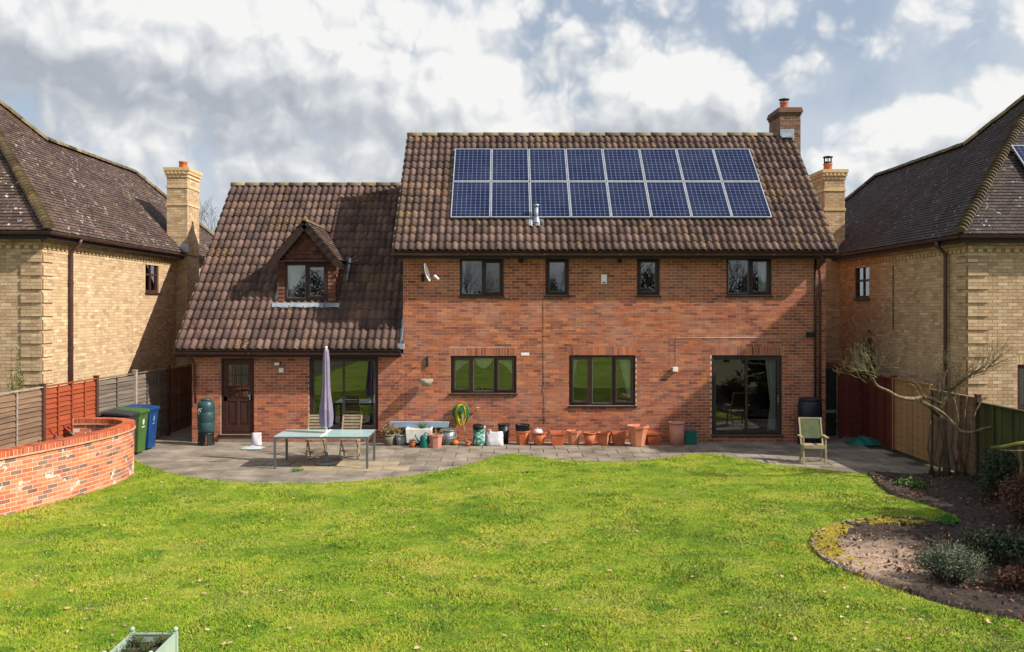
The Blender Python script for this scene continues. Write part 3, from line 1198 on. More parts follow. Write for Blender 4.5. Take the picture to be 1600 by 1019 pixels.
def rect_frame(mb, x0, x1, z0, z1, w_, y0, y1):
    mb.box(x0, x1, y0, y1, z0, z0 + w_)
    mb.box(x0, x1, y0, y1, z1 - w_, z1)
    mb.box(x0, x0 + w_, y0, y1, z0 + w_, z1 - w_)
    mb.box(x1 - w_, x1, y0, y1, z0 + w_, z1 - w_)


def curtain(parent, lf, rf, z0, z1, y, mat, folds=26, name='curtain'):
    """wavy cloth between left edge lf(t) and right edge rf(t), t from bottom 0 to top 1"""
    V, Fc = [], []
    nu, nv = folds, 8
    for j in range(nv + 1):
        t_ = j / nv
        a, b = lf(t_), rf(t_)
        for i in range(nu + 1):
            s = i / nu
            V.append((a + (b - a) * s, y + .02 * math.sin(s * 17 + .6 * math.sin(t_ * 3)), z0 + (z1 - z0) * t_))
    for j in range(nv):
        for i in range(nu):
            k = j * (nu + 1) + i
            Fc.append((k, k + 1, k + nu + 2, k + nu + 1))
    mb = MB()
    mb.add(V, Fc, True)
    return mb.build(name, mat, parent)


def window(parent, o, lights, sill=True, y=D, mat=m_frame, fw=.06, label=None):
    """lights: list of (share of width, opens)"""
    x0, x1, z0, z1 = o
    yf, yb = y + .035, y + .10
    mb = MB()
    rect_frame(mb, x0, x1, z0, z1, fw, yf, yb)
    tot = sum(l[0] for l in lights)
    x = x0 + fw
    inner = x1 - x0 - 2 * fw - .06 * (len(lights) - 1)
    spans = []
    for i, (sh, op) in enumerate(lights):
        wd_ = inner * sh / tot
        spans.append((x, x + wd_, op))
        x += wd_
        if i < len(lights) - 1:
            mb.box(x, x + .06, yf, yb, z0 + fw, z1 - fw)
            x += .06
    win = mb.build('window', mat, parent, bevel=.006)
    if label:
        win['label'] = label
    for (a, b, op) in spans:
        g = 0
        if op:
            sb = MB()
            rect_frame(sb, a + .003, b - .003, z0 + fw + .003, z1 - fw - .003, .05, yf - .022, yf + .03)
            sb.build('casement', mat, win, bevel=.006)
            g = .048
        bead = MB()
        rect_frame(bead, a + g + .001, b - g - .001, z0 + fw + g + .001, z1 - fw - g - .001, .012, yf + .028, yf + .034)
        bead.build('glazing_bead', m_grey, win)
        MB().quad((a + g, yf + .036, z0 + fw + g), (b - g, yf + .036, z0 + fw + g), (b - g, yf + .036, z1 - fw - g), (a + g, yf + .036, z1 - fw - g)).build('pane', m_glass, win)
    if sill:
        MB().box(x0 - .03, x1 + .03, y - .05, y + .10, z0 - .045, z0 - .002).build('sill', mat, win, bevel=.008)
    return win


def lerpf(a, b):
    return lambda t_: a + (b - a) * t_


w1 = window(house, OP['u1'], [(1.15, 0), (1, 1)])
w2 = window(house, OP['u2'], [(1, 1)])
w3 = window(house, OP['u3'], [(1, 1)])
w4 = window(house, OP['u4'], [(1.1, 0), (1, 1)])
w5 = window(house, OP['l1'], [(1, 1), (1.15, 0), (1, 1)])
w6 = window(house, OP['l2'], [(1, 1), (1.05, 0), (1, 1)])
o = OP['u1']
curtain(w1, lerpf(o[0] + .06, o[0] + .06), lerpf(o[0] + .10, o[0] + .2), o[2] + .4, o[3] - .05, D + .125, m_curtain)
o = OP['u4']
curtain(w4, lerpf(o[1] - .3, o[1] - .32), lerpf(o[1] - .05, o[1] - .05), o[2] + .05, o[3] - .05, D + .13, m_curtain)
o = OP['l2']
curtain(w6, lerpf(o[0] + .08, o[0] + .08), lerpf(o[0] + .12, o[0] + .24), o[2] + .55, o[3] - .06, D + .125, m_curtain)
curtain(w6, lerpf(o[1] - .18, o[1] - .42), lerpf(o[1] - .07, o[1] - .07), o[2] + .2, o[3] - .06, D + .125, m_curtain)
# scalloped lace pelmet in the kitchen window
o = OP['l1']
wt = o[1] - o[0]
for (a, b, dp) in ((.07, .30, .16), (.36, .64, .26), (.70, .93, .16)):
    V, Fc = [], []
    for i in range(15):
        s = i / 14
        x = o[0] + wt * (a + (b - a) * s)
        d_ = dp * (math.sin(math.pi * s) ** .7) + .02
        if a < .3:
            d_ = .12 + .3 * (1 - s) ** 2
        if a > .66:
            d_ = .12 + .3 * s ** 2
        for j in range(4):
            V.append((x, D + .12 + .01 * math.sin(i * 1.9 + j), o[3] - .06 - d_ * j / 3))
    for i in range(14):
        for j in range(3):
            k = i * 4 + j
            Fc.append((k, k + 1, k + 5, k + 4))
    mb = MB()
    mb.add(V, Fc, True)
    mb.build('lace_curtain', m_blind, w5)
# small bottles and dishes standing on the kitchen sill inside
mb = MB()
for (px_, h_, r_) in ((714, .05, .05), (728, .04, .07), (742, .14, .03), (754, .07, .03), (776, .05, .05), (792, .07, .04)):
    mb.lathe([(r_, 0), (r_, h_ * .7), (r_ * .5, h_), (.004, h_)], 10, fx(px_), D + .19, OP['l1'][2] + .05)
mb.build('sill_crockery', m_white, w5)
mb = MB()
for (px_, h_, r_) in ((724, .13, .06), (736, .09, .05), (746, .04, .06)):
    mb.lathe([(r_, 0), (r_ * .8, h_ * .5), (r_ * .2, h_)], 8, fx(px_), D + .19, OP['u1'][2] + .05)
mb.build('sill_ornament', m_blind, w1)


def patio_door(o, slide, label):
    x0, x1, z0, z1 = o
    mb = MB()
    rect_frame(mb, x0, x1, z0, z1, .07, D + .02, D + .10)
    dr = mb.build('patio_door', m_frame, house, label=label, bevel=.006)
    xm = x0 + (x1 - x0) * slide
    for (a, b, yy) in ((x0 + .072, xm + .03, D + .055), (xm - .03, x1 - .072, D + .02)):
        sb = MB()
        rect_frame(sb, a, b, z0 + .072, z1 - .072, .055, yy, yy + .03)
        sb.build('door_leaf', m_alu, dr, bevel=.004)
        MB().quad((a + .05, yy + .017, z0 + .12), (b - .05, yy + .017, z0 + .12), (b - .05, yy + .017, z1 - .12), (a + .05, yy + .017, z1 - .12)).build('pane', m_glass, dr)
    MB().box(x1 - .115, x1 - .09, D - .01, D + .018, 1.0, 1.22).build('handle', m_grey, dr)
    MB().box(x0 - .02, x1 + .02, D - .06, D + .10, z0 - .04, z0 - .002).build('threshold', m_alu, dr)
    return dr


dr = patio_door(OP['pr'], .5, 'brown sliding patio door with a white curtain behind')
o = OP['pr']
curtain(dr, lambda t_: o[1] - (.26 + .22 * abs(t_ - .38)), lerpf(o[1] - .13, o[1] - .12), o[2] + .12, o[3] - .12, D + .16, m_curtain)
dl = patio_door(OP['pl'], .5, 'dark sliding patio door behind the parasol')
# dining furniture seen dimly through the left patio door
mb = MB()
mb.box(fx(545), fx(585), D + .9, D + 1.5, .68, .72)
for (x, y) in ((fx(547), D + .95), (fx(583), D + .95), (fx(547), D + 1.45), (fx(583), D + 1.45)):
    mb.box(x, x + .05, y, y + .05, .05, .68)
mb.build('room_table', m_fascia, house)

# back door
x0, x1, z0, z1 = OP['bd']
mb = MB()
rect_frame(mb, x0, x1, z0, z1, .06, D + .03, D + .11)
bdoor = mb.build('back_door', m_frame, house, label='dark brown half glazed back door', bevel=.006)
xa, xb = x0 + .065, x1 - .065
zm = z0 + .98
m_door = plain('door_stain', H('4a2c26'), H('3a211d'), 3, .45, .15, 30, stretch=(6, 6, 1))
mb = MB()
mb.box(xa, xb, D + .045, D + .08, z0 + .065, z0 + .24)
mb.box(xa, xb, D + .045, D + .08, zm - .12, zm)
mb.box(xa, xb, D + .045, D + .08, z1 - .18, z1 - .065)
mb.box(xa, xa + .1, D + .045, D + .08, z0 + .24, z1 - .18)
mb.box(xb - .1, xb, D + .045, D + .08, z0 + .24, z1 - .18)
xc = (xa + xb) / 2
mb.box(xc - .045, xc + .045, D + .045, D + .08, z0 + .24, zm - .12)
mb.build('door_leaf', m_door, bdoor, bevel=.006)
for (a, b) in ((xa + .1, xc - .045), (xc + .045, xb - .1)):
    MB().box(a, b, D + .066, D + .078, z0 + .24, zm - .12).box(a + .04, b - .04, D + .054, D + .066, z0 + .28, zm - .16).build('door_panel', m_door, bdoor)
mb = MB()
for k_ in (1, 2):
    x = xa + .1 + (xb - xa - .2) * k_ / 3
    mb.box(x - .012, x + .012, D + .05, D + .075, zm, z1 - .18)
for k_ in (1, 2):
    z = zm + (z1 - .18 - zm) * k_ / 3
    mb.box(xa + .1, xb - .1, D + .052, D + .073, z - .012, z + .012)
mb.build('glazing_bar', m_door, bdoor)
MB().quad((xa + .1, D + .062, zm), (xb - .1, D + .062, zm), (xb - .1, D + .062, z1 - .18), (xa + .1, D + .062, z1 - .18)).build('pane', m_glass, bdoor)
MB().box(xb - .075, xb - .04, D + .03, D + .046, zm - .09, zm + .09).tube([(xb - .06, D + .02, zm + .02), (xb - .17, D + .02, zm + .02)], .011, 8).build('handle', m_grey, bdoor)
MB().box(x0 - .05, x1 + .05, D - .06, D + .11, z0 - .07, z0 - .003).build('threshold', m_door, bdoor)
MB().box(x0 - .05, x1 + .05, D - .04, D + .0, -.02, z0 - .072).build('door_step', m_slab, bdoor)

# dormer on the wing roof
dy = 24.62
dx0, dx1 = DORM
s_ = F / dy
zb, zwb, zwt = 3.50, 3.69, 4.69
xa, xb = -5.90, -4.74
dorm = MB()
ze, za_, xr = 4.80, 5.74, (dx0 + dx1) / 2
dorm.quad((dx0, dy, zb), (xa, dy, zb), (xa, dy, ze), (dx0, dy, ze))
dorm.quad((xb, dy, zb), (dx1, dy, zb), (dx1, dy, ze), (xb, dy, ze))
dorm.quad((xa, dy, zb), (xb, dy, zb), (xb, dy, zwb), (xa, dy, zwb))
dorm.add([(dx0, dy, ze), (xa, dy, zwt), (xb, dy, zwt), (dx1, dy, ze), (xr, dy, za_ - .02)], [(0, 1, 2, 3, 4)])
yk = EE_Y + (ze - EE_Z) / (VE.z / VE.y)
for x in (dx0, dx1):
    dorm.quad((x, dy, zb), (x, yk, ze), (x, dy, ze))
dormer = dorm.build('dormer', m_fascia, house, label='tiled gabled dormer with a two light window')
wn = window(dormer, (xa, xb, zwb, zwt), [(1, 0), (1, 1)], False, dy - .05)
o = (xa, xb, zwb, zwt)
curtain(dormer, lerpf(xa + .06, xa + .06), lambda t_: xa + .24 + .42 * max(0, t_ - .25), zwb + .06, zwt - .05, dy + .09, m_curtain)
MB().box(xa + .06, xb - .06, dy + .06, dy + .07, zwt - .19, zwt - .06).build('blind', m_blind, dormer)
mb = MB()
mb.quad((xa - .1, dy + .9, zwb - .1), (xb + .1, dy + .9, zwb - .1), (xb + .1, dy + .9, zwt + .1), (xa - .1, dy + .9, zwt + .1))
mb.quad((xa - .1, dy + .12, zwt + .05), (xb + .1, dy + .12, zwt + .05), (xb + .1, dy + .9, zwt + .05), (xa - .1, dy + .9, zwt + .05))
mb.build('room_wall', m_room, dormer)
for (a, b) in ((dx0, xa), (xb, dx1)):
    plain_tiles(dormer, 'hanging_tile', (a, dy - .004, zb + .06), (1, 0, 0), (0, 0, 1), [(0, 0), (b - a, 0), (b - a, ze - zb - .12), (0, ze - zb - .12)], m_hang, (b - a) / 1.01, .105, .022, 0.0)
plain_tiles(dormer, 'hanging_tile', (dx0, dy - .004, zwt + .02), (1, 0, 0), (0, 0, 1), [(.12, .0), (dx1 - dx0 - .12, 0), (xr - dx0, za_ - zwt - .1)], m_hang, .165, .105, .022)
plain_tiles(dormer, 'hanging_tile', (dx1 + .004, dy, zb + .02), (0, 1, 0), (0, 0, 1), [(0, .05), (yk - dy - .02, ze - zb - .05), (0, ze - zb - .05)], m_hang, .165, .105, .022)
# dormer roof with bargeboards
yo = 24.32
ov = .12
xe0, xe1, zee = dx0 - ov, dx1 + ov, 4.74
yr = EE_Y + (za_ + .06 - EE_Z) / (VE.z / VE.y)
ye = EE_Y + (zee - EE_Z) / (VE.z / VE.y)
zr = za_ + .06
mb = MB()
mb.quad((xe0, yo, zee), (xr, yo, zr), (xr, yr, zr), (xe0, ye, zee))
mb.quad((xr, yo, zr), (xe1, yo, zee), (xe1, ye, zee), (xr, yr, zr))
droof = mb.build('dormer_roof', m_fascia, dormer)
sl_ = math.hypot(xe1 - xr, zr - zee)
vR = Vector((xr - xe1, 0, zr - zee)).normalized()
plain_tiles(dormer, 'dormer_tile', Vector((xe1, yo, zee)) + Vector((.01, 0, .012)), (0, 1, 0), vR, [(-.03, 0), (ye - yo + .05, 0), (yr - yo + .05, sl_), (-.03, sl_)], m_ptile, .165, .1, .022)
vL = Vector((xr - xe0, 0, zr - zee)).normalized()
plain_tiles(dormer, 'dormer_tile', Vector((xe0, yr, zee)) + Vector((-.01, 0, .012)), (0, -1, 0), vL, [(yr - ye - .05, 0), (yr - yo + .03, 0), (yr - yo + .03, sl_), (-.05, sl_)], m_ptile, .165, .1, .022)
mb = MB()
mb.bar((xe0 - .03, yo - .015, zee - .14), (xr, yo - .015, zr - .10), .035, .20, (0, 0, 1))
mb.bar((xe1 + .03, yo - .015, zee - .14), (xr, yo - .015, zr - .10), .035, .20, (0, 0, 1))
mb.bar((xe0 - .10, yo - .012, zee - .17), (xe0 + .12, yo - .012, zee - .05), .033, .15, (0, 0, 1))
mb.bar((xe1 + .10, yo - .012, zee - .17), (xe1 - .12, yo - .012, zee - .05), .033, .15, (0, 0, 1))
mb.box(xe0 + .1, xe1 - .1, yo + .01, dy - .01, zwt + .02, zwt + .05)
mb.build('bargeboard', m_frame, dormer)
y = yo - .03
while y < yr:
    half_round(MB(), (xr, y, zr - .02), (xr, min(y + .34, yr + .1), zr - .02), .075, 6).build('dormer_ridge_tile', m_ridge, dormer)
    y += .33
# lead apron and soakers
mb = MB()
nseg = 14
for i in range(nseg):
    a_ = dx0 - .12 + (dx1 - dx0 + .24) * i / nseg
    b_2 = dx0 - .12 + (dx1 - dx0 + .24) * (i + 1) / nseg
    h1, h2 = .012 * math.sin(i * 1.57), .012 * math.sin((i + 1) * 1.57)
    mb.quad((a_, dy - .22, zb + .0 + h1), (b_2, dy - .22, zb + .0 + h2), (b_2, dy - .10, zb + .11), (a_, dy - .10, zb + .11))
    mb.quad((a_, dy - .10, zb + .11), (b_2, dy - .10, zb + .11), (b_2, dy - .03, zb + .125), (a_, dy - .03, zb + .125))
for sx_, x in ((-1, dx0), (1, dx1)):
    for i in range(6):
        t0, t1 = i / 6, (i + 1) / 6
        q0 = Vector((x, dy + (yk - dy) * t0, zb + (ze - zb) * t0))
        q1 = Vector((x, dy + (yk - dy) * t1, zb + (ze - zb) * t1))
        dn = Vector((sx_ * .20, 0, .085))
        up_ = Vector((sx_ * .012, 0, .2))
        mb.quad(q0 + dn, q1 + dn, q1 + Vector((sx_ * .012, 0, .07)), q0 + Vector((sx_ * .012, 0, .07)))
        mb.quad(q0 + Vector((sx_ * .013, 0, .07)), q1 + Vector((sx_ * .013, 0, .07)), q1 + up_, q0 + up_)
mb.jit(.004, 6).build('flashing', m_lead, dormer)
mb = MB()
mb.bar((xe1 + .0, ye - .1, zee - .0), (xe1 + .28, ye + .05, zee + .09), .09, .02)
mb.bar((xe0 - .0, ye - .1, zee - .0), (xe0 - .22, ye + .05, zee + .07), .09, .02)
mb.build('lead_saddle', m_lead, dormer)

# ------------------------------------------------------------------ neighbouring houses
def chimney(parent, x0, x1, y0, y1, z0, ztop, bands, bricks, cowl, faces, label=None):
    ch = MB().box(x0, x1, y0, y1, z0, ztop - .2).build('chimney', m_mortar_b, parent, label=label)
    if 'front' in faces:
        bricks.add(Frame((x0, y0, 0), (1, 0, 0), (0, -1, 0)), courses(0, x1 - x0, max(z0, 0), ztop - .2, []), rank=4)
    if 'left' in faces:
        bricks.add(Frame((x0, y1, 0), (0, -1, 0), (-1, 0, 0)), courses(0, y1 - y0, max(z0, 0), ztop - .2, [], 1), rank=4)
    if 'right' in faces:
        bricks.add(Frame((x1, y0, 0), (0, 1, 0), (1, 0, 0)), courses(0, y1 - y0, max(z0, 0), ztop - .2, [], 1), rank=4)
    mb = MB()
    for i, e in enumerate((.03, .06)):
        mb.box(x0 - e, x1 + e, y0 - e, y1 + e, ztop - .3 + i * .1, ztop - .303 + (i + 1) * .1)
    mb.box(x0 - .085, x1 + .085, y0 - .085, y1 + .085, ztop - .1, ztop)
    for zb_ in bands:
        mb.box(x0 - .025, x1 + .025, y0 - .025, y1 + .025, zb_, zb_ + .075)
    mb.build('chimney_band', m_buff_l, ch)
    mb = MB()
    for i in range(int((x1 - x0) / .12)):
        mb.box(x0 + .02 + i * .12, x0 + .08 + i * .12, y0 - .075, y0 - .058, ztop - .19, ztop - .102)
    for i in range(int((y1 - y0) / .12)):
        yy = y0 + .02 + i * .12
        mb.box(x0 - .075, x0 - .058, yy, yy + .06, ztop - .19, ztop - .102)
        mb.box(x1 + .058, x1 + .075, yy, yy + .06, ztop - .19, ztop - .102)
    mb.build('chimney_dentil', m_buff_l, ch)
    pc = ((x0 + x1) / 2, (y0 + y1) / 2)
    MB().lathe([(.15, -.02), (.13, .05), (.125, .22), (.14, .23), (.14, .27), (.11, .27)], 16, *pc, ztop).build('chimney_pot', m_terr, ch)
    if cowl:
        mb = MB().lathe([(.15, .46), (.15, .49), (.06, .51)], 14, *pc, ztop).lathe([(.12, .27), (.12, .33)], 14, *pc, ztop)
        for q in range(6):
            c_, s2 = .115 * math.cos(q * 1.047), .115 * math.sin(q * 1.047)
            mb.tube([(pc[0] + c_, pc[1] + s2, ztop + .3), (pc[0] + c_, pc[1] + s2, ztop + .47)], .012, 5)
        mb.build('cowl', m_black, ch)
    return ch


m_buff_l = plain('pale_buff_brick', H('d8be90'), H('c8aa7c'), 9, .9, .4, 70, var=.1)


def neighbour(name, label, sg, xe, yc, ze, h, y1, y2, t, mtile, side_wins, front_wins, far=9.0):
    root = thing(name, label, 'house', (sg * xe, yc, 0))
    xw, yw = sg * (xe + .3), yc + .3
    yback = y2 + h - .3
    bk = Bricks(m_buff)
    zt = ze - .12
    # side wall
    if sg < 0:
        fs = Frame((xw, yw, 0), (0, 1, 0), (1, 0, 0))
        toU = lambda ya, yb: (ya - yw, yb - yw)
        q_s = (0, .45)
    else:
        fs = Frame((xw, yback, 0), (0, -1, 0), (-1, 0, 0))
        toU = lambda ya, yb: (yback - yb, yback - ya)
        q_s = (yback - yw - .45, yback - yw)
    LS = yback - yw
    so_ = [(*toU(a, b), c, d) for (a, b, c, d) in side_wins]
    # front wall
    if sg < 0:
        ff = Frame((xw - far, yw, 0), (1, 0, 0), (0, -1, 0))
        toF = lambda xa, xb: (xa - (xw - far), xb - (xw - far))
        q_f = (far - .45, far)
    else:
        ff = Frame((xw, yw, 0), (1, 0, 0), (0, -1, 0))
        toF = lambda xa, xb: (xa - xw, xb - xw)
        q_f = (0, .45)
    fo = [(*toF(a, b), c, d) for (a, b, c, d) in front_wins]
    mb = MB()
    backing(fs, mb, 0, LS, -.05, ze, so_)
    backing(ff, mb, 0, far, -.05, ze, fo)
    wl = mb.build('wall', m_mortar_b, root)
    core = MB()
    for fr_, q, ops, L, par in ((fs, q_s, so_, LS, 0), (ff, q_f, fo, far, 1)):
        sold_ = [(o[0] - .03, o[1] + .03, o[3], o[3] + .225) for o in ops if o[3] < 3]
        band = [(0, L, ze - .46, ze)]
        bk.add(fr_, courses(0, L, 0, ze - .46, ops + sold_ + [(q[0], q[1], 0, 9)], par))
        for s_ in sold_:
            bk.add(fr_, soldiers(s_[0], s_[1], s_[2]), rank=-1)
        # quoin blocks: three courses proud, one back
        k = 0
        c = 0
        while c * .075 < ze - .5:
            if c % 4 == 3:
                bk.add(fr_, [b for b in courses(q[0], q[1], c * .075, c * .075 + .07, [])], rank=-1)
            c += 1
        c = 0
        while c * .075 < ze - .55:
            z0_ = c * .075
            z1_ = min(z0_ + .225, ze - .47) - .006
            a_, b_ = q
            pts = [fr_.p(a_, .03, z0_), fr_.p(b_, .03, z0_), fr_.p(b_, .03, z1_), fr_.p(a_, .03, z1_), fr_.p(a_, 0, z0_), fr_.p(b_, 0, z0_), fr_.p(b_, 0, z1_), fr_.p(a_, 0, z1_)]
            core.add(pts, [(0, 1, 2, 3), (4, 0, 3, 7), (1, 5, 6, 2), (3, 2, 6, 7), (4, 5, 1, 0)])
            f2 = Frame(fr_.O + fr_.N * .03, fr_.U, fr_.N)
            bk.add(f2, courses(q[0], q[1], z0_, z1_ + .001, []))
            c += 4
        # corbelled dentil course under the eaves
        e0 = ze - .46
        rows = ((e0, .07, .012), (e0 + .155, .075, .03), (e0 + .235, .225, .05))
        for (z_, hh, pr) in rows:
            if hh < .1:
                bk.add(Frame(fr_.O + fr_.N * (pr - .0035), fr_.U, fr_.N), courses(0, L, z_, z_ + hh, [], int(z_ * 20) % 2), rank=-1)
            else:
                bk.add(Frame(fr_.O + fr_.N * (pr - .0035), fr_.U, fr_.N), courses(0, L, z_, z_ + hh, []), rank=-1)
            a_, b_ = 0, L
            pts = [fr_.p(a_, pr - .01, z_), fr_.p(b_, pr - .01, z_), fr_.p(b_, pr - .01, z_ + hh), fr_.p(a_, pr - .01, z_ + hh), fr_.p(a_, 0, z_), fr_.p(b_, 0, z_), fr_.p(b_, 0, z_ + hh), fr_.p(a_, 0, z_ + hh)]
            core.add(pts, [(0, 1, 2, 3), (4, 0, 3, 7), (1, 5, 6, 2), (3, 2, 6, 7), (4, 5, 1, 0)])
        den = MB()
        u = .03
        while u < L - .1:
            pts = [fr_.p(u + a, n_, z) for n_ in (0, .034) for (a, z) in ((0, e0 + .078), (.10, e0 + .078), (.10, e0 + .150), (0, e0 + .150))]
            den.add(pts, [(4, 5, 6, 7), (0, 4, 7, 3), (5, 1, 2, 6), (0, 1, 5, 4)])
            u += .2
        den.build('dentil', m_buff_l, wl, kind='stuff')
    core.build('quoin_core', m_mortar_b, wl)
    # roof planes
    A = Vector((sg * xe, yc, ze))
    U = Vector((0, 1, 0)) if sg < 0 else Vector((0, -1, 0))
    Vv = Vector((sg, 0, 1)).normalized()
    r2 = math.sqrt(2)
    ye = y2 + h
    side = [(0, 0), (t, t * r2), (y1 - yc, h * r2), (y2 - yc, h * r2), (ye - yc, 0)]
    roofm = MB()

    def P(y, k):
        return A + Vector((sg * k, y, k - .02))
    roofm.add([P(0, 0), P(t, t), P(y1 - yc, h), P(y2 - yc, h), P(ye - yc, 0)], [(0, 1, 2, 3, 4)])
    fw_ = far + 2
    roofm.add([A + Vector((0, 0, -.02)), A + Vector((sg * t, t, t - .02)), A + Vector((sg * fw_, t, t - .02)), A + Vector((sg * fw_, 0, -.02))], [(0, 1, 2, 3)])
    roofm.add([A + Vector((sg * t, t, t - .02)), A + Vector((sg * fw_, t, t - .02)), A + Vector((sg * fw_, 2 * t, -.02)), A + Vector((sg * h, y1 - yc, h - .02))], [(0, 1, 2, 3)])
    roofm.add([P(y1 - yc, h), P(y2 - yc, h), A + Vector((sg * 2 * h, ye - yc, -.02)), A + Vector((sg * 2 * h, y1 - yc, -.02))], [(0, 1, 2, 3)])
    roofm.add([P(y2 - yc, h), P(ye - yc, 0), A + Vector((sg * 2 * h, ye - yc, -.02))], [(0, 1, 2)])
    rf = roofm.build('roof', mtile, root)
    if sg < 0:
        plain_tiles(rf, 'roof_tiles', A, U, Vv, side, mtile)
    else:
        O2 = A + Vector((0, ye - yc, 0))
        plain_tiles(rf, 'roof_tiles', O2, U, Vv, [((ye - yc) - u, v) for u, v in side], mtile)
    Vf = Vector((0, 1, 1)).normalized()
    if sg < 0:
        plain_tiles(rf, 'roof_tiles', A + Vector((-fw_, 0, 0)), (1, 0, 0), Vf, [(fw_ - 5, 0), (fw_, 0), (fw_ - t, t * r2), (fw_ - 5, t * r2)], mtile)
    else:
        plain_tiles(rf, 'roof_tiles', A, (1, 0, 0), Vf, [(0, 0), (5, 0), (5, t * r2), (t, t * r2)], mtile)
    # bonnet hip tiles and ridge
    rg = random.Random(8)
    hip0, hip1 = A + Vector((0, 0, .0)), A + Vector((sg * t, t, t))
    dr_ = (hip1 - hip0)
    L = dr_.length
    dr_.normalize()
    bi = Vector((-sg * 1.0, -1.0, 1.0))
    bi = (bi - dr_ * bi.dot(dr_)).normalized()
    n_ = int(L / .13)
    for i in range(n_):
        a_ = hip0 + dr_ * (i * .13) + bi * .05
        half_round(MB(), a_, a_ + dr_ * .2 - bi * .045, .13, 6, bi, over=.75).build('hip_tile', m_moss_tile, rf)
    for (p0, p1) in ((A + Vector((sg * t, t, t)), A + Vector((sg * h, y1 - yc, h))), (A + Vector((sg * h, y1 - yc, h)), A + Vector((sg * h, y2 - yc, h))), (A + Vector((sg * h, y2 - yc, h)), A + Vector((0, ye - yc, 0))),
                     (A + Vector((sg * t, t, t)), A + Vector((sg * (t + 3), t, t)))):
        d_ = p1 - p0
        m_ = int(d_.length / .4)
        for i in range(m_):
            a_, b_ = p0.lerp(p1, i / m_), p0.lerp(p1, (i + 1.03) / m_)
            half_round(MB(), a_ + Vector((0, 0, rg.uniform(-.01, .008))), b_, .12, 6, (0, 0, 1), over=.96).build('ridge_tile', m_moss_tile if i % 3 == 0 else m_ridge, rf)
    # eaves
    mb = MB()
    xs = sorted((sg * (xe + .06), sg * (xe + .09)))
    mb.box(xs[0], xs[1], yc + .06, ye, ze - .19, ze - .02)
    xs = sorted((sg * (xe + .09), sg * (xe + fw_)))
    mb.box(xs[0], xs[1], yc + .06, yc + .09, ze - .19, ze - .02)
    xs = sorted((sg * (xe + .09), xw))
    mb.box(xs[0], xs[1], yc + .09, ye, ze - .15, ze - .13)
    xs = sorted((xw, sg * (xe + fw_)))
    mb.box(xs[0], xs[1], yc + .09, yw + .01, ze - .151, ze - .131)
    mb.build('fascia', m_fascia, root)
    gutter(root, (sg * xe, yc - .02, ze - .03), (sg * xe, ye, ze - .05))
    gutter(root, (sg * (xe - .03), yc, ze - .03), (sg * (xe + fw_), yc, ze - .03))
    return root, wl, bk, xw, yw, fs, ff, toU, toF


def flat_window(parent, fr_, o, cols, rows, label=None):
    """window in a wall of any direction"""
    u0, u1, z0, z1 = o
    M4 = fr_.rot.to_4x4()
    M4.translation = fr_.O
    mb = MB()
    rect_frame(mb, u0, u1, z0, z1, .07, .03, .10)
    for i in range(1, cols):
        x = u0 + (u1 - u0) * i / cols
        mb.box(x - .025, x + .025, .04, .09, z0 + .07, z1 - .07)
    for j in range(1, rows):
        z = z0 + (z1 - z0) * j / rows
        mb.box(u0 + .07, u1 - .07, .035, .085, z - .03, z + .03)
    win = mb.xf(M4).build('window', m_frame2, parent, label=label)
    for i in range(cols):
        for j in range(rows):
            a, b = u0 + (u1 - u0) * i / cols + .02, u0 + (u1 - u0) * (i + 1) / cols - .02
            c, d = z0 + (z1 - z0) * j / rows + .02, z0 + (z1 - z0) * (j + 1) / rows - .02
            MB().quad((a, .07, c), (b, .07, c), (b, .07, d), (a, .07, d)).xf(M4).build('pane', m_glass, win)
    MB().box(u0 - .04, u1 + .04, -.05, .09, z0 - .05, z0 - .002).xf(M4).build('sill', m_frame2, win)
    mb = MB()
    mb.quad((u0 - .3, .9, z0 - .3), (u1 + .3, .9, z0 - .3), (u1 + .3, .9, z1 + .3), (u0 - .3, .9, z1 + .3))
    for x in (u0 - .3, u1 + .3):
        mb.quad((x, .12, z0 - .3), (x, .9, z0 - .3), (x, .9, z1 + .3), (x, .12, z1 + .3))
    for z in (z0 - .3, z1 + .3):
        mb.quad((u0 - .3, .12, z), (u1 + .3, .12, z), (u1 + .3, .9, z), (u0 - .3, .9, z))
    mb.xf(M4).build('room_wall', m_room, win)
    curt = MB()
    for k in range(2):
        a = u0 + .08 + k * (u1 - u0 - .34)
        V, Fc = [], []
        for i in range(9):
            for z in (z0 + .1, z1 - .1):
                V.append((a + .18 * i / 8, .2 + .02 * math.sin(i * 1.9), z))
        for i in range(8):
            Fc.append((2 * i, 2 * i + 2, 2 * i + 3, 2 * i + 1))
        curt.add(V, Fc, True)
    curt.xf(M4).build('curtain', m_curtain, win)
    return win


m_frame2 = plain('red_brown_frame', H('4c2a26'), H('3c211e'), 9, .45, .05)
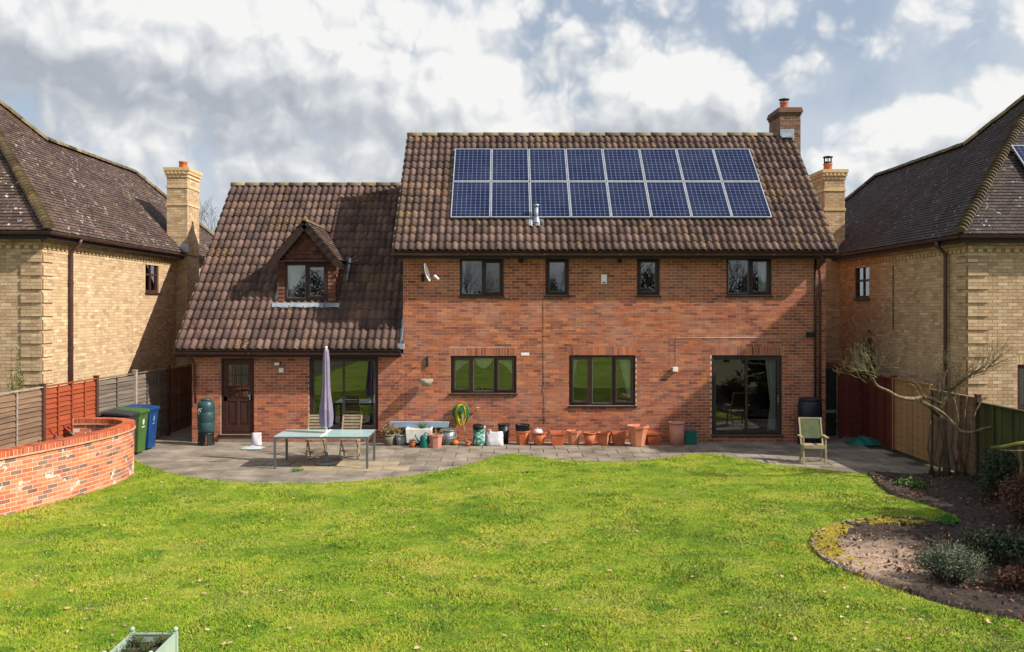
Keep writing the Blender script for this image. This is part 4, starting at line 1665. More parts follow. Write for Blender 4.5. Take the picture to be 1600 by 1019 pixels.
# left house
LH, lwl, lbk, lxw, lyw, lfs, lff, ltoU, ltoF = neighbour(
    'buff_brick_house', 'buff brick house on the left with white flecked brown hipped roof', -1, 9.88, 19.85, 5.17, 3.01, 25.74, 31.9, 4.45, m_ptile,
    [(25.95, 26.95, 3.5 + (480 - 457) * 26.4 / F, 3.5 + (480 - 402) * 26.4 / F)], [])
flat_window(LH, lfs, (*ltoU(25.95, 26.95), 3.5 + (480 - 457) * 26.4 / F, 3.5 + (480 - 402) * 26.4 / F), 2, 2)
lch = chimney(LH, -10.47, -9.84, 28.4, 29.5, 0, 7.83, (7.2, 6.66), lbk, False, ('front', 'right'), 'tall buff brick chimney stack with one red pot')
MB().box(-10.5, -9.80, 28.33, 28.40, 5.2, 5.45).build('chimney_flashing', m_lead, lch)
lbk.emit(lwl, 300)
pipe(LH, [(-9.88, 21.35, 5.08), (-9.9, 21.35, 4.98), (-10.10, 21.35, 4.78), (-10.10, 21.35, 4.6), (-10.10, 21.35, .02)], .045)
# right house
RH, rwl, rbk, rxw, ryw, rfs, rff, rtoU, rtoF = neighbour(
    'buff_brick_house', 'buff brick house on the right with dark hipped roof and a solar panel', 1, 9.97, 20.0, 5.1, 2.92, 25.58, 31.68, 4.25, m_ptile_d,
    [(25.75, 26.8, 3.5 + (480 - 466) * 26.3 / F, 3.5 + (480 - 411) * 26.3 / F)], [(11.38, 12.6, 1.2, 2.22)])
flat_window(RH, rfs, (*rtoU(25.75, 26.8), 3.5 + (480 - 466) * 26.3 / F, 3.5 + (480 - 411) * 26.3 / F), 2, 2)
flat_window(RH, rff, (*rtoF(11.38, 12.6), 1.2, 2.22), 2, 1)
rch = chimney(RH, 9.8, 10.42, 28.0, 29.2, 0, 7.71, (7.05, 6.45), rbk, True, ('front', 'left'), 'buff brick chimney stack with one cowled red pot')
MB().box(9.76, 10.45, 27.93, 28.0, 5.1, 5.4).build('chimney_flashing', m_lead, rch)
rbk.emit(rwl, 300)
pipe(RH, [(9.97, 21.1, 5.02), (9.99, 21.1, 4.9), (10.17, 21.1, 4.72), (10.17, 21.1, 4.5), (10.17, 21.1, .02)], .045)
MB().tube([(10.235, 24.1, 4.6), (10.235, 24.1, 2.9)], .012, 5).build('cable', m_black, RH)

# ------------------------------------------------------------------ solar panels
m_cell, t, b = new_mat('solar_cells')
tco = t.new('ShaderNodeTexCoord').outputs['Object']
sp = t.new('ShaderNodeSeparateXYZ')
t.l.new(tco, sp.inputs[0])
PW, PH = 1.046, 1.559
cu = t.m('FRACT', t.m('MULTIPLY', t.m('SUBTRACT', sp.outputs[0], .023), 8 / (PW - .046)))
cv = t.m('FRACT', t.m('MULTIPLY', t.m('SUBTRACT', sp.outputs[1], .0295), 12 / (PH - .059)))
du = t.m('ABSOLUTE', t.m('SUBTRACT', cu, .5))
dv = t.m('ABSOLUTE', t.m('SUBTRACT', cv, .5))
gap = t.m('MAXIMUM', t.m('GREATER_THAN', t.m('MAXIMUM', du, dv), .479), t.m('GREATER_THAN', t.m('ADD', du, dv), .86))
bus = t.m('MULTIPLY', t.m('LESS_THAN', t.m('ABSOLUTE', t.m('SUBTRACT', du, .2)), .012), .18)
cid = t.new('ShaderNodeCombineXYZ')
t.l.new(t.m('FLOOR', t.m('MULTIPLY', sp.outputs[0], 8)), cid.inputs[0])
t.l.new(t.m('FLOOR', t.m('MULTIPLY', sp.outputs[1], 8)), cid.inputs[1])
wn_ = t.new('ShaderNodeTexWhiteNoise', noise_dimensions='2D')
t.l.new(cid.outputs[0], wn_.inputs['Vector'])
cc = t.mix(wn_.outputs['Value'], H('0a1230'), H('111c42'))
oi = t.new('ShaderNodeObjectInfo')
cc = t.mix(t.m('MULTIPLY', oi.outputs['Random'], .3), cc, H('0c1738'))
cc = t.mix(bus, cc, H('4c5678'))
cc = t.mix(gap, cc, H('76809a'))
cc = t.mix(t.mapr(t.noise(pos(t), 1.1, 3, .6),   .3, .8, 0, .05), cc, H('8a96ac'))
t.l.new(cc, b.inputs['Base Color'])
b.inputs['Roughness'].default_value = .22
b.inputs['Specular IOR Level'].default_value = .16
b.inputs['Coat Weight'].default_value = .0
b.inputs['Coat Roughness'].default_value = .04
m_panelframe = plain('panel_frame', H('b4b8be'), H('a2a6ac'), 5, .4, .03, metal=.3)

glass_me = MB().quad((.02, .02, .036), (PW - .02, .02, .036), (PW - .02, PH - .02, .036), (.02, PH - .02, .036)).mesh('cell_sheet', m_cell)
fm = MB()
fm.box(0, PW, 0, .026, 0, .04).box(0, PW, PH - .026, PH, 0, .04).box(0, .026, .026, PH - .026, 0, .04).box(PW - .026, PW, .026, PH - .026, 0, .04)
fm.quad((.02, .02, .004), (.02, PH - .02, .004), (PW - .02, PH - .02, .004), (PW - .02, .02, .004))
frame_me = fm.mesh('panel_frame', m_panelframe)
NMn = Vector((1, 0, 0)).cross(VM)
rotM = Matrix((Vector((1, 0, 0)), VM, NMn)).transposed().to_4x4()
ORD = ['first', 'second', 'third', 'fourth', 'fifth', 'sixth', 'seventh', 'eighth']


def panel(name, m4, label, group):
    o = thing(name, label, 'solar panel', (0, 0, 0), group)
    o.matrix_world = m4
    for nm, me in (('panel_frame', frame_me), ('cell_sheet', glass_me)):
        c = bpy.data.objects.new(nm, me)
        COL.objects.link(c)
        c.parent = o
    return o


# panel field: bottom left corner at the photo's (704, 341) on the roof plane, 12 cm above the tiles
k_ = (VM.z / VM.y)
lift = .13
yb_ = (ME_Z - HC + .13 - ME_Y * k_) / ((VY - 341) / F - k_)
pb = Vector((fx(704, yb_), yb_, HC + (VY - 341) / F * yb_))
gapx = ((fx(1206, yb_) - fx(704, yb_)) - 8 * PW) / 7
slope_len = (Vector((0, fx(0), 0)).length)
for r in range(2):
    for c in range(8):
        m4 = rotM.copy()
        m4.translation = pb + Vector((1, 0, 0)) * c * (PW + gapx) + VM * (r * (PH + .025)) + NMn * 0
        panel('solar_panel', m4, 'blue solar panel, %s from the left in the %s row on the main roof' % (ORD[c], 'upper' if r else 'lower'), 'solar panels on the main roof')
# rails under the panels with protruding ends and roof hooks
for q in (.28, .78, 1.25, 1.78):
    a_ = pb + VM * (PH * q) - NMn * .035
    ln_ = 8 * PW + 7 * gapx
    rl = thing('mounting_rail', 'aluminium rail under the %s' % {.28: 'lower edge of the lower panel row', .78: 'upper part of the lower panel row', 1.25: 'lower part of the upper panel row', 1.78: 'top of the upper panel row'}[q], 'rail', tuple(a_), 'rails under the solar panels')
    MB().bar(a_ + Vector((-.06, 0, 0)), a_ + Vector((ln_ + .07, 0, 0)), .04, .04, NMn).build('rail', m_panelframe, rl)
    mb = MB()
    for i in range(9):
        c_ = a_ + Vector((ln_ * (i + .5) / 9, 0, 0))
        mb.bar(c_ - NMn * .02, c_ - NMn * .12, .05, .03)
    mb.build('roof_hook', m_panelframe, rl)
m4 = Matrix((Vector((1, 0, 0)), Vector((0, 1, 1)).normalized(), Vector((0, -1, 1)).normalized())).transposed().to_4x4()
m4.translation = Vector((12.25, 21.05, 6.29))
panel('solar_panel', m4, 'solar panel on the front slope of the dark roof at the right edge', 'solar panels on the right house')

# flue on the roof
y_ = 24.2
fb = Vector((fx(838, 24.15), 24.15, ME_Z + (24.15 - ME_Y) * k_ + .03))
fl = thing('vent_pipe', 'short grey vent pipe with lead slate below the third solar panel', 'vent pipe', tuple(fb))
MB().tube([fb, fb + Vector((0, 0, .42))], .055, 14).lathe([(.075, .42), (.075, .47), (.02, .48)], 14, fb.x, fb.y, fb.z).build('pipe', m_lead, fl)
mb = MB()
for i in range(8):
    x0_, x1_ = -.2 + i * .05, -.15 + i * .05
    z0_, z1_ = .03 * math.sin(i * 1.57), .03 * math.sin((i + 1) * 1.57)
    c0 = fb + NMn * .035
    mb.quad(c0 + Vector((x0_, 0, 0)) - VM * .2 + NMn * z0_, c0 + Vector((x1_, 0, 0)) - VM * .2 + NMn * z1_, c0 + Vector((x1_, 0, 0)) + VM * .16 + NMn * .02, c0 + Vector((x0_, 0, 0)) + VM * .16 + NMn * .02)
mb.lathe([(.1, .0), (.065, .14)], 14, fb.x, fb.y, fb.z, cap=False)
mb.build('lead_slate', m_lead, fl)

# ------------------------------------------------------------------ fittings on the facade
# satellite dish
c = Vector((fx(666), D - .34, fz(427)))
dish = thing('satellite_dish', 'grey satellite dish on the wall beside the upper left window', 'satellite dish', (c.x, D, c.z))
mb = MB()
prof = [(max(.001, .24 * i / 6), .06 * (i / 6) ** 2) for i in range(7)]
prof2 = prof + [(.245, .061), (.24, .052)]
mb.lathe(prof2, 24, 0, 0, 0, sx=.85, cap=False)
mb.xf(Matrix.Translation(c) @ Vector((.96, -.14, .24)).to_track_quat('Z', 'Y').to_matrix().to_4x4())
mb.build('reflector', m_white, dish)
e_ = Vector((fx(683), D - .42, fz(434)))
MB().tube([Vector((c.x - .02, D - .3, c.z - .16)), e_ + Vector((-.06, 0, -.03)), e_], .012, 6).build('feed_arm', m_grey, dish)
MB().tube([e_ + Vector((-.04, 0, .05)), e_ + Vector((.07, 0, -.06))], .03, 8).build('receiver', m_white, dish)
MB().tube([Vector((c.x - .08, D + .0, c.z - .12)), Vector((c.x - .06, D - .16, c.z - .12)), c + Vector((-.03, .02, -.05))], .02, 8).box(c.x - .13, c.x - .04, D - .03, D - .009, c.z - .22, c.z - .02).build('wall_bracket', m_fascia, dish)
# alarm box, lights, sensor
al = thing('alarm_box', 'white alarm box high on the wall between two narrow windows', 'alarm box', (fx(943), D, fz(436)))
MB().box(fx(939), fx(948), D - .08, D - .009, fz(444), fz(429)).build('cover', m_white, al, bevel=.012)
MB().box(fx(941), fx(946), D - .084, D - .081, fz(443), fz(440.5)).build('strobe', m_grey, al)
wl_ = thing('wall_light', 'small wall lamp with a white box under it, right of the back door', 'wall lamp', (fx(438), D, fz(573)))
MB().box(fx(434), fx(439), D - .05, D - .009, fz(569), fz(565)).tube([(fx(436), D - .05, fz(568)), (fx(437), D - .13, fz(570))], .02, 8).build('bracket', m_black, wl_)
MB().box(fx(431.5), fx(438.5), D - .2, D - .09, fz(570), fz(566)).build('lamp_head', m_white, wl_, bevel=.008)
MB().box(fx(436.5), fx(443.5), D - .06, D - .009, fz(582), fz(575)).build('junction_box', m_white, wl_, bevel=.006)
sn = thing('sensor_box', 'small white sensor box on a cable left of the right patio door', 'sensor', (fx(1054), D, fz(577)))
MB().box(fx(1050.5), fx(1058), D - .11, D - .009, fz(580.5), fz(573.5)).build('housing', m_white, sn, bevel=.008)
MB().tube([(fx(1056.5), D - .014, fz(574)), (fx(1056.5), D - .014, fz(528)), (fx(1259), D - .014, fz(526.5))], .005, 5).build('cable', m_white, sn)
sc = thing('security_light', 'small black security floodlight above the right patio door', 'floodlight', (fx(1263), D, fz(523)))
MB().box(fx(1260), fx(1266), D - .1, D - .009, fz(524.5), fz(520.5)).build('bracket', m_black, sc)
MB().box(fx(1257), fx(1268), D - .2, D - .1, fz(527), fz(518.5)).build('lamp_head', m_black, sc, bevel=.01)
tp = thing('garden_tap', 'small outside tap on the wall right of the hose', 'tap', (fx(747), D, fz(640)))
MB().tube([(fx(747), D, fz(639)), (fx(747), D - .10, fz(639)), (fx(747), D - .12, fz(643))], .012, 8).build('spout', m_grey, tp)
MB().box(fx(745), fx(749), D - .085, D - .065, fz(637), fz(636)).build('lever', m_white, tp)
cb_ = thing('wall_cable', 'thin pale cable running down the wall from the eaves to the pots', 'cable', (fx(850), D, 2))
mb = MB()
mb.tube([(fx(839), D - .016, fz(410)), (fx(839), D - .016, fz(433)), (fx(842), D - .016, fz(442)), (fx(850), D - .016, fz(455)), (fx(849.5), D - .016, fz(530)), (fx(850.5), D - .016, fz(600)), (fx(848), D - .016, fz(608)), (fx(851), D - .016, fz(618)), (fx(850.5), D - .016, fz(662))], .006, 5)
mb.build('cable', m_verge, cb_)
vb = thing('air_vent', 'pale rectangular air brick right of the kitchen window', 'vent', (fx(820), D, fz(553)))
MB().box(fx(814), fx(827), D - .016, D - .009, fz(555.5), fz(551)).build('vent_plate', m_white, vb)
v2 = thing('eaves_vent', 'small dark vent under the eaves between the first two windows', 'vent', (fx(814), D, fz(408)))
MB().box(fx(810), fx(818), D - .07, D - .009, fz(411), fz(403.5)).build('hood', m_fascia, v2)
v3 = thing('eaves_vent', 'small dark vent under the eaves above the alarm box', 'vent', (fx(968), D, fz(407)))
MB().box(fx(965), fx(971), D - .06, D - .009, fz(411), fz(403.5)).build('hood', m_fascia, v3)
# hanging baskets
hb = thing('hanging_basket', 'wall hung basket of moss under a dark bracket left of the kitchen window', 'hanging basket', (fx(667), D, fz(597)))
MB().box(fx(666), fx(669), D - .05, D - .009, fz(572.5), fz(557)).tube([(fx(667.5), D - .03, fz(558.5)), (fx(667.5), D - .3, fz(557.5)), (fx(667.5), D - .33, fz(560))], .012, 6).build('bracket', m_black, hb)
m_mossb = plain('basket_lining', H('8a8470'), H('b0a894'), 12, .95, .8, 40)
hc = (fx(667.5), D - .26, fz(593))
MB().lathe([(.02, -.16), (.1, -.14), (.16, -.06), (.18, .02), (.15, .025), (.05, .0)], 14, *hc).jit(.012, 3).build('basket', m_mossb, hb)
mb = MB()
for q in range(3):
    mb.tube([(hc[0] + .17 * math.cos(q * 2.1), hc[1] + .17 * math.sin(q * 2.1), hc[2] + .02), (fx(667.5), D - .33, fz(561))], .003, 4)
mb.build('chain', m_black, hb)

# ------------------------------------------------------------------ fences
m_fgrey = plain('weathered_fence', H('5e544c'), H('766a60'), 2.5, .9, .4, 30, var=.22, stretch=(1, .6, 9))
m_fbrown = plain('brown_fence', H('6e5646'), H('866c56'), 2.5, .9, .4, 30, var=.22, stretch=(1, .6, 9))
m_forange = plain('orange_fence', H('9c4a2a'), H('843c22'), 2.5, .85, .35, 30, var=.14, stretch=(1, .6, 9))
m_fred = plain('red_fence', H('6e2f22'), H('5a261c'), 2.5, .85, .35, 30, var=.14, stretch=(1, .6, 9))
m_ftan = plain('tan_fence', H('a8845a'), H('94724c'), 2.0, .85, .3, 30, var=.10, stretch=(1, .6, 9))
m_fgreen = plain('mossy_fence', H('4c4e2a'), H('3a3c22'), 1.5, .9, .4, 25, var=.15)
m_post = plain('fence_post', H('a79c8c'), H('8a8072'), 4, .9, .3, 40, stretch=(1, 1, 4))
m_post_d = plain('dark_post', H('5a3a2c'), H('4a3026'), 4, .9, .3, 40)


def fence_panel(p0, p1, h, mat, label, battens, group, side=1, bmat=None, vertical=False, post=None):
    """lap fence panel from p0 to p1; each board its own part"""
    p0, p1 = Vector((*p0, 0)), Vector((*p1, 0))
    t_ = (p1 - p0).normalized()
    n_ = Vector((t_.y, -t_.x, 0)) * side
    L = (p1 - p0).length
    root = thing('garden_fence', label, 'fence', tuple(p0), group)
    rg = random.Random(int(p0.x * 37 + p0.y * 91))
    if vertical:
        k = int(L / .14)
        for i in range(k):
            a = p0 + t_ * (L * i / k)
            b = p0 + t_ * (L * (i + 1.08) / k)
            o_ = n_ * (.012 * (i % 2) + rg.uniform(0, .004))
            z1_ = h - rg.uniform(0, .012)
            MB().add([a + o_ + Vector((0, 0, .04)), b + o_ + Vector((0, 0, .04)), b + o_ + Vector((0, 0, z1_)), a + o_ + Vector((0, 0, z1_)),
                      a + o_ - n_ * .012 + Vector((0, 0, .04)), b + o_ - n_ * .012 + Vector((0, 0, .04)), b + o_ - n_ * .012 + Vector((0, 0, z1_)), a + o_ - n_ * .012 + Vector((0, 0, z1_))],
                     [(0, 1, 2, 3), (7, 6, 5, 4), (0, 4, 5, 1), (1, 5, 6, 2), (2, 6, 7, 3), (3, 7, 4, 0)]).build('board', mat, root)
    else:
        k = int(h / .105)
        for i in range(k):
            z = .05 + (h - .1) * i / k
            hh = (h - .1) / k + .02
            w0, w1, w2 = (rg.uniform(-.012, .012) for _ in range(3))
            top = [p0 + n_ * .0 + Vector((0, 0, z + hh)), p0.lerp(p1, .5) + Vector((0, 0, z + hh + w1)), p1 + Vector((0, 0, z + hh))]
            bot = [p0 + n_ * .028 + Vector((0, 0, z + w0)), p0.lerp(p1, .5) + n_ * (.028 + rg.uniform(0, .012)) + Vector((0, 0, z + w1)), p1 + n_ * .028 + Vector((0, 0, z + w2))]
            bk_ = [q - n_ * .01 for q in bot]
            MB().add(top + bot + bk_, [(3, 4, 1, 0), (4, 5, 2, 1), (6, 7, 4, 3), (7, 8, 5, 4), (0, 1, 7, 6), (1, 2, 8, 7)]).build('board', mat, root)
    bm_ = bmat or mat
    for i in range(battens + 2):
        f_ = i / (battens + 1)
        a = p0.lerp(p1, min(max(f_, .012), .988)) + n_ * .045
        MB().bar(a + Vector((0, 0, .03)), a + Vector((0, 0, h)), .04, .02, n_).build('batten', bm_, root)
    MB().bar(p0 + n_ * .02 + Vector((0, 0, h + .012)), p1 + n_ * .02 + Vector((0, 0, h + .012)), .075, .025).build('cap_rail', bm_, root)
    return root


def fence_post(x, y, h, mat, label, group):
    o = thing('fence_post', label, 'fence post', (x, y, 0), group)
    MB().box(x - .045, x + .045, y - .05, y + .05, -.05, h).build('shaft', mat, o, bevel=.006)
    MB().box(x - .055, x + .055, y - .06, y + .06, h + .001, h + .03).build('cap', mat, o)
    return o


FL = [(-9.62, 14.9), (-9.60, 16.9), (-9.55, 18.9), (-9.45, 21.15), (-9.32, 23.05), (-9.20, 25.0), (-9.12, 27.2)]
gL = 'fence along the left side'
hL = 1.84
fence_panel(FL[0], FL[1], hL, m_fbrown, 'weathered brown lap panel at the left edge of the picture', 3, gL, 1, m_post)
fence_panel(FL[1], FL[2], hL, m_fbrown, 'weathered brown lap panel with grey battens left of the orange panel', 1, gL, 1, m_post)
fence_panel(FL[2], FL[3], hL, m_forange, 'bright orange lap fence panel behind the curved wall', 3, gL)
fence_panel(FL[3], FL[4], hL - .02, m_fgrey, 'grey lap fence panel behind the wheelie bins', 1, gL)
fence_panel(FL[4], FL[5], hL - .02, m_fgrey, 'grey lap fence panel half in shade right of the bins', 2, gL)
fence_panel(FL[5], FL[6], hL - .03, m_fbrown, 'dark fence panel deep in the passage by the wing', 2, gL)
for i, (lb, mt) in enumerate((('grey post left of the brown panel at the left edge', m_post), ('dark post left of the orange panel', m_post_d), ('dark post right of the orange panel', m_post_d), ('pale concrete post behind the blue bin', m_post), ('post in the shade by the passage', m_post_d))):
    fence_post(FL[i + 1][0] + .02, FL[i + 1][1], hL + .05, mt, lb, 'posts of the left fence')

gR = 'fence along the right side'
FR = [(9.52, 24.45), (9.50, 22.3), (9.50, 20.3), (9.52, 18.4), (9.55, 16.5), (9.6, 14.3), (9.65, 12.2), (9.7, 10.0)]
fence_panel(FR[1], FR[0], 1.74, m_fred, 'dark red fence panel beside the boarded screen', 3, gR, -1, vertical=True)
fence_panel(FR[2], FR[1], 1.76, m_ftan, 'tan fence panel behind the bare tree', 0, gR, -1, vertical=True)
fence_panel(FR[3], FR[2], 1.66, m_fbrown, 'brown fence panel hidden behind the tree trunks', 2, gR, -1, vertical=True)
fence_panel(FR[4], FR[3], 1.58, m_fgreen, 'mossy green fence panel right of the tree', 2, gR, -1, vertical=True)
fence_panel(FR[5], FR[4], 1.58, m_fgreen, 'mossy green fence panel at the right edge of the picture', 2, gR, -1, vertical=True)
fence_post(9.5, 22.3, 1.8, m_fred, 'dark red post between the red and tan panels', 'posts of the right fence')
fence_post(9.52, 18.4, 1.72, m_post_d, 'post behind the bare tree', 'posts of the right fence')
fence_post(9.55, 16.5, 1.66, m_post, 'post with a pale cap on the mossy fence', 'posts of the right fence')
# black boards in place of the shaded side opening, then the screen
gt = thing('opening_shade_boards', 'black boards added where the side opening is dark with shade', 'boards', (8.45, 24.6, 0))
for i in range(4):
    MB().box(8.43 + i * .125, 8.55 + i * .125, 24.6, 24.625, .04, 1.86).build('board', m_black, gt)
MB().box(8.45, 8.92, 24.57, 24.598, .66, .74).build('ledge', m_grey, gt)
gs = thing('boarded_screen', 'dark brown boarded screen between the side opening and the red panel', 'screen', (8.95, 24.5, 0))
for i in range(4):
    MB().box(8.95 + i * .14, 9.087 + i * .14, 24.48 + .01 * (i % 2), 24.51 + .01 * (i % 2), .03, 1.76).build('board', m_fred, gs)
MB().box(8.93, 9.02, 24.41, 24.478, 0, 1.95).build('post', m_fred, gs)
MB().box(8.43, 9.5, 24.53, 24.60, 1.88, 2.0).build('lintel', m_fred, gs)

# ------------------------------------------------------------------ curved garden wall
gw = thing('garden_wall', 'curved low wall of orange brick with white stains and brick coping', 'wall', (-8.4, 16.5, 0))
path = smooth_path([(-9.2, 13.4, 0), (-8.72, 14.5, 0), (-8.28, 15.6, 0), (-7.93, 16.8, 0), (-7.75, 17.8, 0), (-7.74, 18.6, 0), (-7.9, 19.25, 0), (-8.3, 19.65, 0), (-8.8, 19.75, 0), (-9.25, 19.72, 0)], 14)
cum = [0]
for i in range(1, len(path)):
    cum.append(cum[-1] + (path[i] - path[i - 1]).length)
LW = cum[-1]


def at_len(s):
    s = max(0, min(LW - 1e-6, s))
    for i in range(1, len(path)):
        if cum[i] >= s:
            f_ = (s - cum[i - 1]) / (cum[i] - cum[i - 1] + 1e-9)
            p = path[i - 1].lerp(path[i], f_)
            t_ = (path[i] - path[i - 1]).normalized()
            return p, t_
    return path[-1], (path[-1] - path[-2]).normalized()


ZC = 13 * .075
mb = MB()
vs, fs = [], []
ns = 120
for i in range(ns + 1):
    p, t_ = at_len(LW * i / ns)
    n_ = Vector((t_.y, -t_.x, 0))
    vs += [p + n_ * .096 + Vector((0, 0, -.05)), p + n_ * .096 + Vector((0, 0, ZC)), p - n_ * .096 + Vector((0, 0, ZC)), p - n_ * .096 + Vector((0, 0, -.05))]
for i in range(ns):
    for k in range(3):
        a = i * 4 + k
        fs.append((a, a + 4, a + 5, a + 1))
mb.add(vs, fs)
core = mb.build('wall_core', m_mortar_g, gw)
bme = MB().box(-BR_L / 2, BR_L / 2, -.0995, .0995, 0, BR_H).mesh('brick', m_gbrick)
cells = []
for c in range(13):
    s = .11 + (c % 2) * .1125
    while s < LW - .1:
        p, t_ = at_len(s)
        cells.append((c * .075 + .004, p, t_))
        s += .225
# the part of the wall in front of the curl shows largest
cells.sort(key=lambda q: (0 if q[1].y > 14.9 and q[1].y < 18.9 else 1, (q[1] - CAMP).length))
rg = random.Random(21)
base = wloc(core)
for (z, p, t_) in cells[:300]:
    o = bpy.data.objects.new('brick', bme)
    COL.objects.link(o)
    o.parent = core
    o.location = p + Vector((0, 0, z)) - base
    o.rotation_euler = (0, 0, math.atan2(t_.y, t_.x) + rg.uniform(-.006, .006))
mb = MB()
for (z, p, t_) in cells[300:]:
    q = MB().box(-BR_L / 2, BR_L / 2, -.0995, .0995, 0, BR_H)
    q.xf(Matrix.Translation(p + Vector((0, 0, z))) @ Matrix.Rotation(math.atan2(t_.y, t_.x), 4, 'Z'))
    mb.add(q.v, q.f)
mb.build('brickwork', m_gbrick, core, kind='stuff')
# tile creasing and brick-on-edge coping
m_crease = plain('creasing', H('c9a98c'), H('b08a6c'), 8, .9, .3, 60)
vs, fs = [], []
for i in range(ns + 1):
    p, t_ = at_len(LW * i / ns)
    n_ = Vector((t_.y, -t_.x, 0))
    for (o_, z) in ((.135, ZC + .002), (.135, ZC + .03), (-.135, ZC + .03), (-.135, ZC + .002)):
        vs.append(p + n_ * o_ + Vector((0, 0, z)))
for i in range(ns):
    for k in range(4):
        a, b = i * 4 + k, i * 4 + (k + 1) % 4
        fs.append((a, a + 4, b + 4, b))
mb = MB()
mb.add(vs, fs)
mb.build('creasing', m_crease, gw)
m_cope = brick_mat('coping_brick', [(0, H('b85a3a')), (.5, H('c46a44')), (1, H('a8523a'))], H('c08a6a'), .25, gscale=2)
cme = MB().box(-.0325, .0325, -.122, .122, 0, .10).mesh('coping_brick', m_cope)
vs = []
s = .04
while s < LW - .03:
    p, t_ = at_len(s)
    o = bpy.data.objects.new('coping_brick', cme)
    COL.objects.link(o)
    o.parent = gw
    o.location = p + Vector((0, 0, ZC + .032 + rg.uniform(-.002, .003))) - wloc(gw)
    o.rotation_euler = (0, 0, math.atan2(t_.y, t_.x) + rg.uniform(-.02, .02))
    s += .075
vs, fs = [], []
for i in range(ns + 1):
    p, t_ = at_len(LW * i / ns)
    n_ = Vector((t_.y, -t_.x, 0))
    for (o_, z) in ((.118, ZC + .031), (.118, ZC + .128), (-.118, ZC + .128), (-.118, ZC + .031)):
        vs.append(p + n_ * o_ + Vector((0, 0, z)))
for i in range(ns):
    for k in range(4):
        a, b = i * 4 + k, i * 4 + (k + 1) % 4
        fs.append((a, a + 4, b + 4, b))
mb = MB()
mb.add(vs, fs)
mb.build('coping_mortar', m_mortar_g, gw)

# wheelbarrow parked behind the wall
wb = thing('wheelbarrow', 'wheelbarrow with red grips behind the curved wall', 'wheelbarrow', (-8.75, 18.9, 0))
mb = MB()
mb.lathe([(.26, .45), (.42, .72), (.44, .73), (.40, .71), (.25, .47)], 4, -8.6, 18.95, 0, math.pi / 4, 1.2, .95)
mb.build('tray', m_black, wb)
for s_ in (-1, 1):
    mb = MB().tube([(-8.1, 18.95 + s_ * .1, .22), (-8.5, 18.95 + s_ * .2, .42), (-9.0, 18.95 + s_ * .3, .74), (-9.22, 18.95 + s_ * .3, .95)], .018, 8)
    mb.build('handle', m_grey, wb)
    MB().tube([(-9.14, 18.95 + s_ * .3, .875), (-9.27, 18.95 + s_ * .3, 1.0)], .025, 8).build('grip', plain('red_grip', H('b02a20'), H('94221a'), 5, .5, .05), wb)
    MB().tube([(-8.8, 18.95 + s_ * .25, .6), (-8.85, 18.95 + s_ * .25, .03)], .016, 6).build('leg', m_grey, wb)
mb = MB()
mb.lathe([(.1, -.045), (.19, -.03), (.2, 0), (.19, .03), (.1, .045)], 18, 0, 0, 0).xf(Matrix.Translation((-8.05, 18.95, .2)) @ Matrix.Rotation(math.pi / 2, 4, 'X'))
mb.build('wheel', m_black, wb)

# ------------------------------------------------------------------ wheelie bins
m_bblack = plain('black_bin', H('33373b'), H('2a2e32'), 3, .5, .1)
m_bgreen = plain('green_bin', H('44682f'), H('3b5c29'), 3, .5, .1)
m_bblue = plain('blue_bin', H('15427a'), H('123a6a'), 3, .45, .1)


